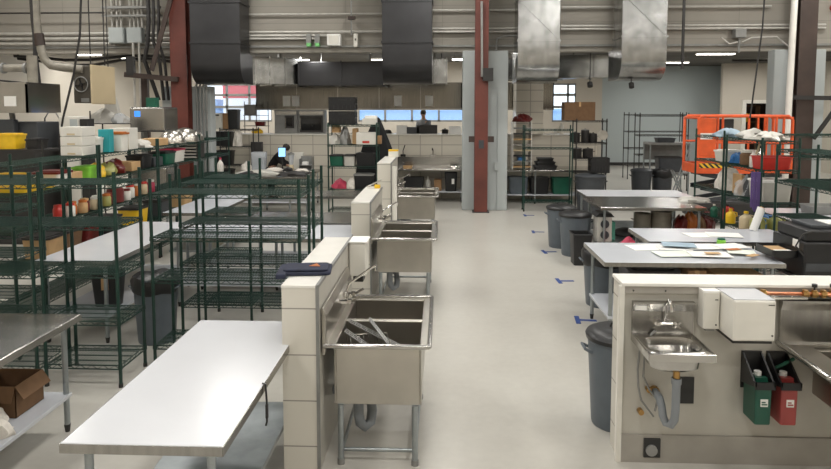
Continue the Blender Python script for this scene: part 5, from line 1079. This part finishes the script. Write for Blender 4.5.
# ---- orange lift
t = thing('scissor_lift', 'orange scissor lift platform with guard rails behind the right racks', 'lift', (gx(697, 14.0), 14.0, 0)); L = 1.98; D = .8
MB().box(0, L, 0, D, 1.12, 1.2).build('deck', M['dark'], t)
MB().box(0, L, -.01, .01, 1.12, 1.32).box(0, L, D-.01, D+.01, 1.12, 1.32).box(-.01, .01, 0, D, 1.12, 1.32).box(L-.01, L+.01, 0, D, 1.12, 1.32).box(0, .75, -.02, -.01, 1.14, 1.5).build('toe_board', M['orange'], t)
b = MB()
for y in (0, D):
    b.tube([(.02, y, 1.2), (.02, y, 2.28), (.08, y, 2.34), (L-.1, y, 2.34), (L-.02, y, 2.26), (L-.02, y, 1.2)], .032, 10); b.tube([(.02, y, 1.78), (L-.02, y, 1.78)], .024, 8)
    for x in (.42, .52, L-.55, L-.35, L-.2): b.tube([(x, y, 1.2), (x, y, 2.34)], .026, 8)
b.tube([(.02, 0, 2.3), (.02, D, 2.3)], .028, 8).tube([(L-.02, 0, 2.3), (L-.02, D, 2.3)], .028, 8)
b.build('guard_rail', M['orange'], t, smooth=True)
MB().box(0, .38, -.03, .0, 1.5, 2.3).build('side_panel', M['orange'], t, bevel=.01); MB().box(.05, .3, -.036, -.03, 1.85, 1.98).build('label_plate', M['paper'], t); MB().box(.05, .7, -.026, -.02, 1.24, 1.34).build('hazard_strip', M['hazard'], t)
MB().box(.5, .8, .1, .3, 2.0, 2.28).build('control_box', M['dark'], t, bevel=.02)
b = MB()
for y in (.12, D-.12):
    for z0, z1 in ((.5, .8), (.8, 1.1)): b.bar((.15, y, z0), (L-.15, y, z1), .05, .09); b.bar((.15, y, z1), (L-.15, y, z0), .05, .09)
b.build('scissor_arm', M['darkgrey'], t); MB().box(0, L, .02, D-.02, .15, .5).build('chassis', M['dark'], t, bevel=.03)
for x in (.3, L-.3):
    for y in (0, D): MB().cyl((x, y-.06, .17), (x, y+.06, .17), .17, 20).build('wheel', M['black'], t, smooth=True)
for k, (x, h) in enumerate(((.5, .24), (.85, .22))): tubbox(t.location.x+x, 14.4, 1.2, .3, .3, h, ['left', 'right'][k]+' white tub on the orange lift deck', 'white', 'cap', group='tubs on the lift')
# ---- before the grey wall
trash_can(gx(642, 17.3), 17.3, 'dark grey bin before the grey wall, left', r=.27, h=.88, m='darkgrey', lid='darkgrey'); trash_can(gx(664, 17.3), 17.4, 'dark grey bin before the grey wall, right', r=.27, h=.88, m='darkgrey', bag=True)
t = thing('steel_cart', 'grey steel cart between the bins and empty dark racks', 'cart', (gx(668, 18.5), 18.5, 0)); MB().box(-.6, .5, -.3, .3, 1.5, 1.56).box(-.6, .5, -.3, .3, .7, .74).box(-.6, .5, .28, .3, 1.05, 1.5).build('shelf', M['midgrey'], t)
for lx in (-.58, .48):
    for ly in (-.28, .28): MB().cyl((lx, ly, 0), (lx, ly, 1.5), .02).build('leg', M['galv'], t)
tubbox(gx(664, 18.5), 18.45, 1.562, .5, .35, .12, 'grey tray on the steel cart', 'darkgrey', None); tubbox(gx(668, 18.5), 18.4, .742, .7, .4, .4, 'dark tub on the lower shelf of the steel cart', 'darkgrey', 'dark')
t = thing('folding_trolley', 'silver folded trolley frame left of the orange lift', 'trolley', (gx(680, 16), 15.9, 0)); b = MB()
for s in (0, .16): b.tube([(-.25, s, .1), (.15, s, 1.3), (.22, s, 1.5)], .018, 8); b.tube([(.2, s, .1), (-.18, s, 1.0)], .018, 8)
for z in (.35, .7, 1.1): b.tube([(-.25+z*.33, 0, z), (-.25+z*.33, .16, z)], .014, 8)
b.build('frame', M['galv'], t, smooth=True); MB().cyl((-.25, -.03, .06), (-.25, 0, .06), .06, 14).cyl((-.25, .16, .06), (-.25, .19, .06), .06, 14).build('wheel', M['black'], t)
t = thing('spotlight', 'small dark spotlight hanging under the shiny right duct', 'spotlight', (gx(588.5, 16.9), 16.9, gz(87, 16.9))); MB().cyl((0, 0, .1), (0, -.05, 0), .07, 14).build('lamp_head', M['dark'], t, smooth=True); MB().cyl((0, 0, .08), (0, 0, 1.29), .012).build('stem', M['dark'], t)
t = thing('spotlight', 'second dark spotlight hanging under the rightmost duct', 'spotlight', (gx(629.5, 15.3), 15.3, gz(88, 15.3))); MB().cyl((0, 0, .1), (0, -.05, 0), .06, 14).build('lamp_head', M['dark'], t, smooth=True); MB().cyl((0, 0, .08), (0, 0, .3), .012).build('stem', M['dark'], t)
pipe([(gx(729, 24), 24, gz(62, 24)), (gx(775, 24), 24, gz(62, 24)), (gx(790, 24), 24, gz(70, 24)), (gx(791, 24), 24, 4.36)], .04, 'dark', 'dark pipe run under the back ceiling at right')
# wooden crate seen through the doorway
t = thing('storage_shelf', 'brown shelf of boxes seen through the right doorway', 'shelving rack', (13.1, 28.9, 0)); MB().box(-.6, .6, -.2, .2, 1.9, 1.94).box(-.6, .6, -.2, .2, 1.2, 1.24).box(-.6, .6, -.2, .2, 2.6, 2.64).box(-.62, -.6, -.2, .2, 0, 2.64).box(.6, .62, -.2, .2, 0, 2.64).build('frame', M['cardboard_d'], t); MB().box(-.2, .2, -.15, .15, 1.94, 2.3).build('box_body', M['yellow'], t)
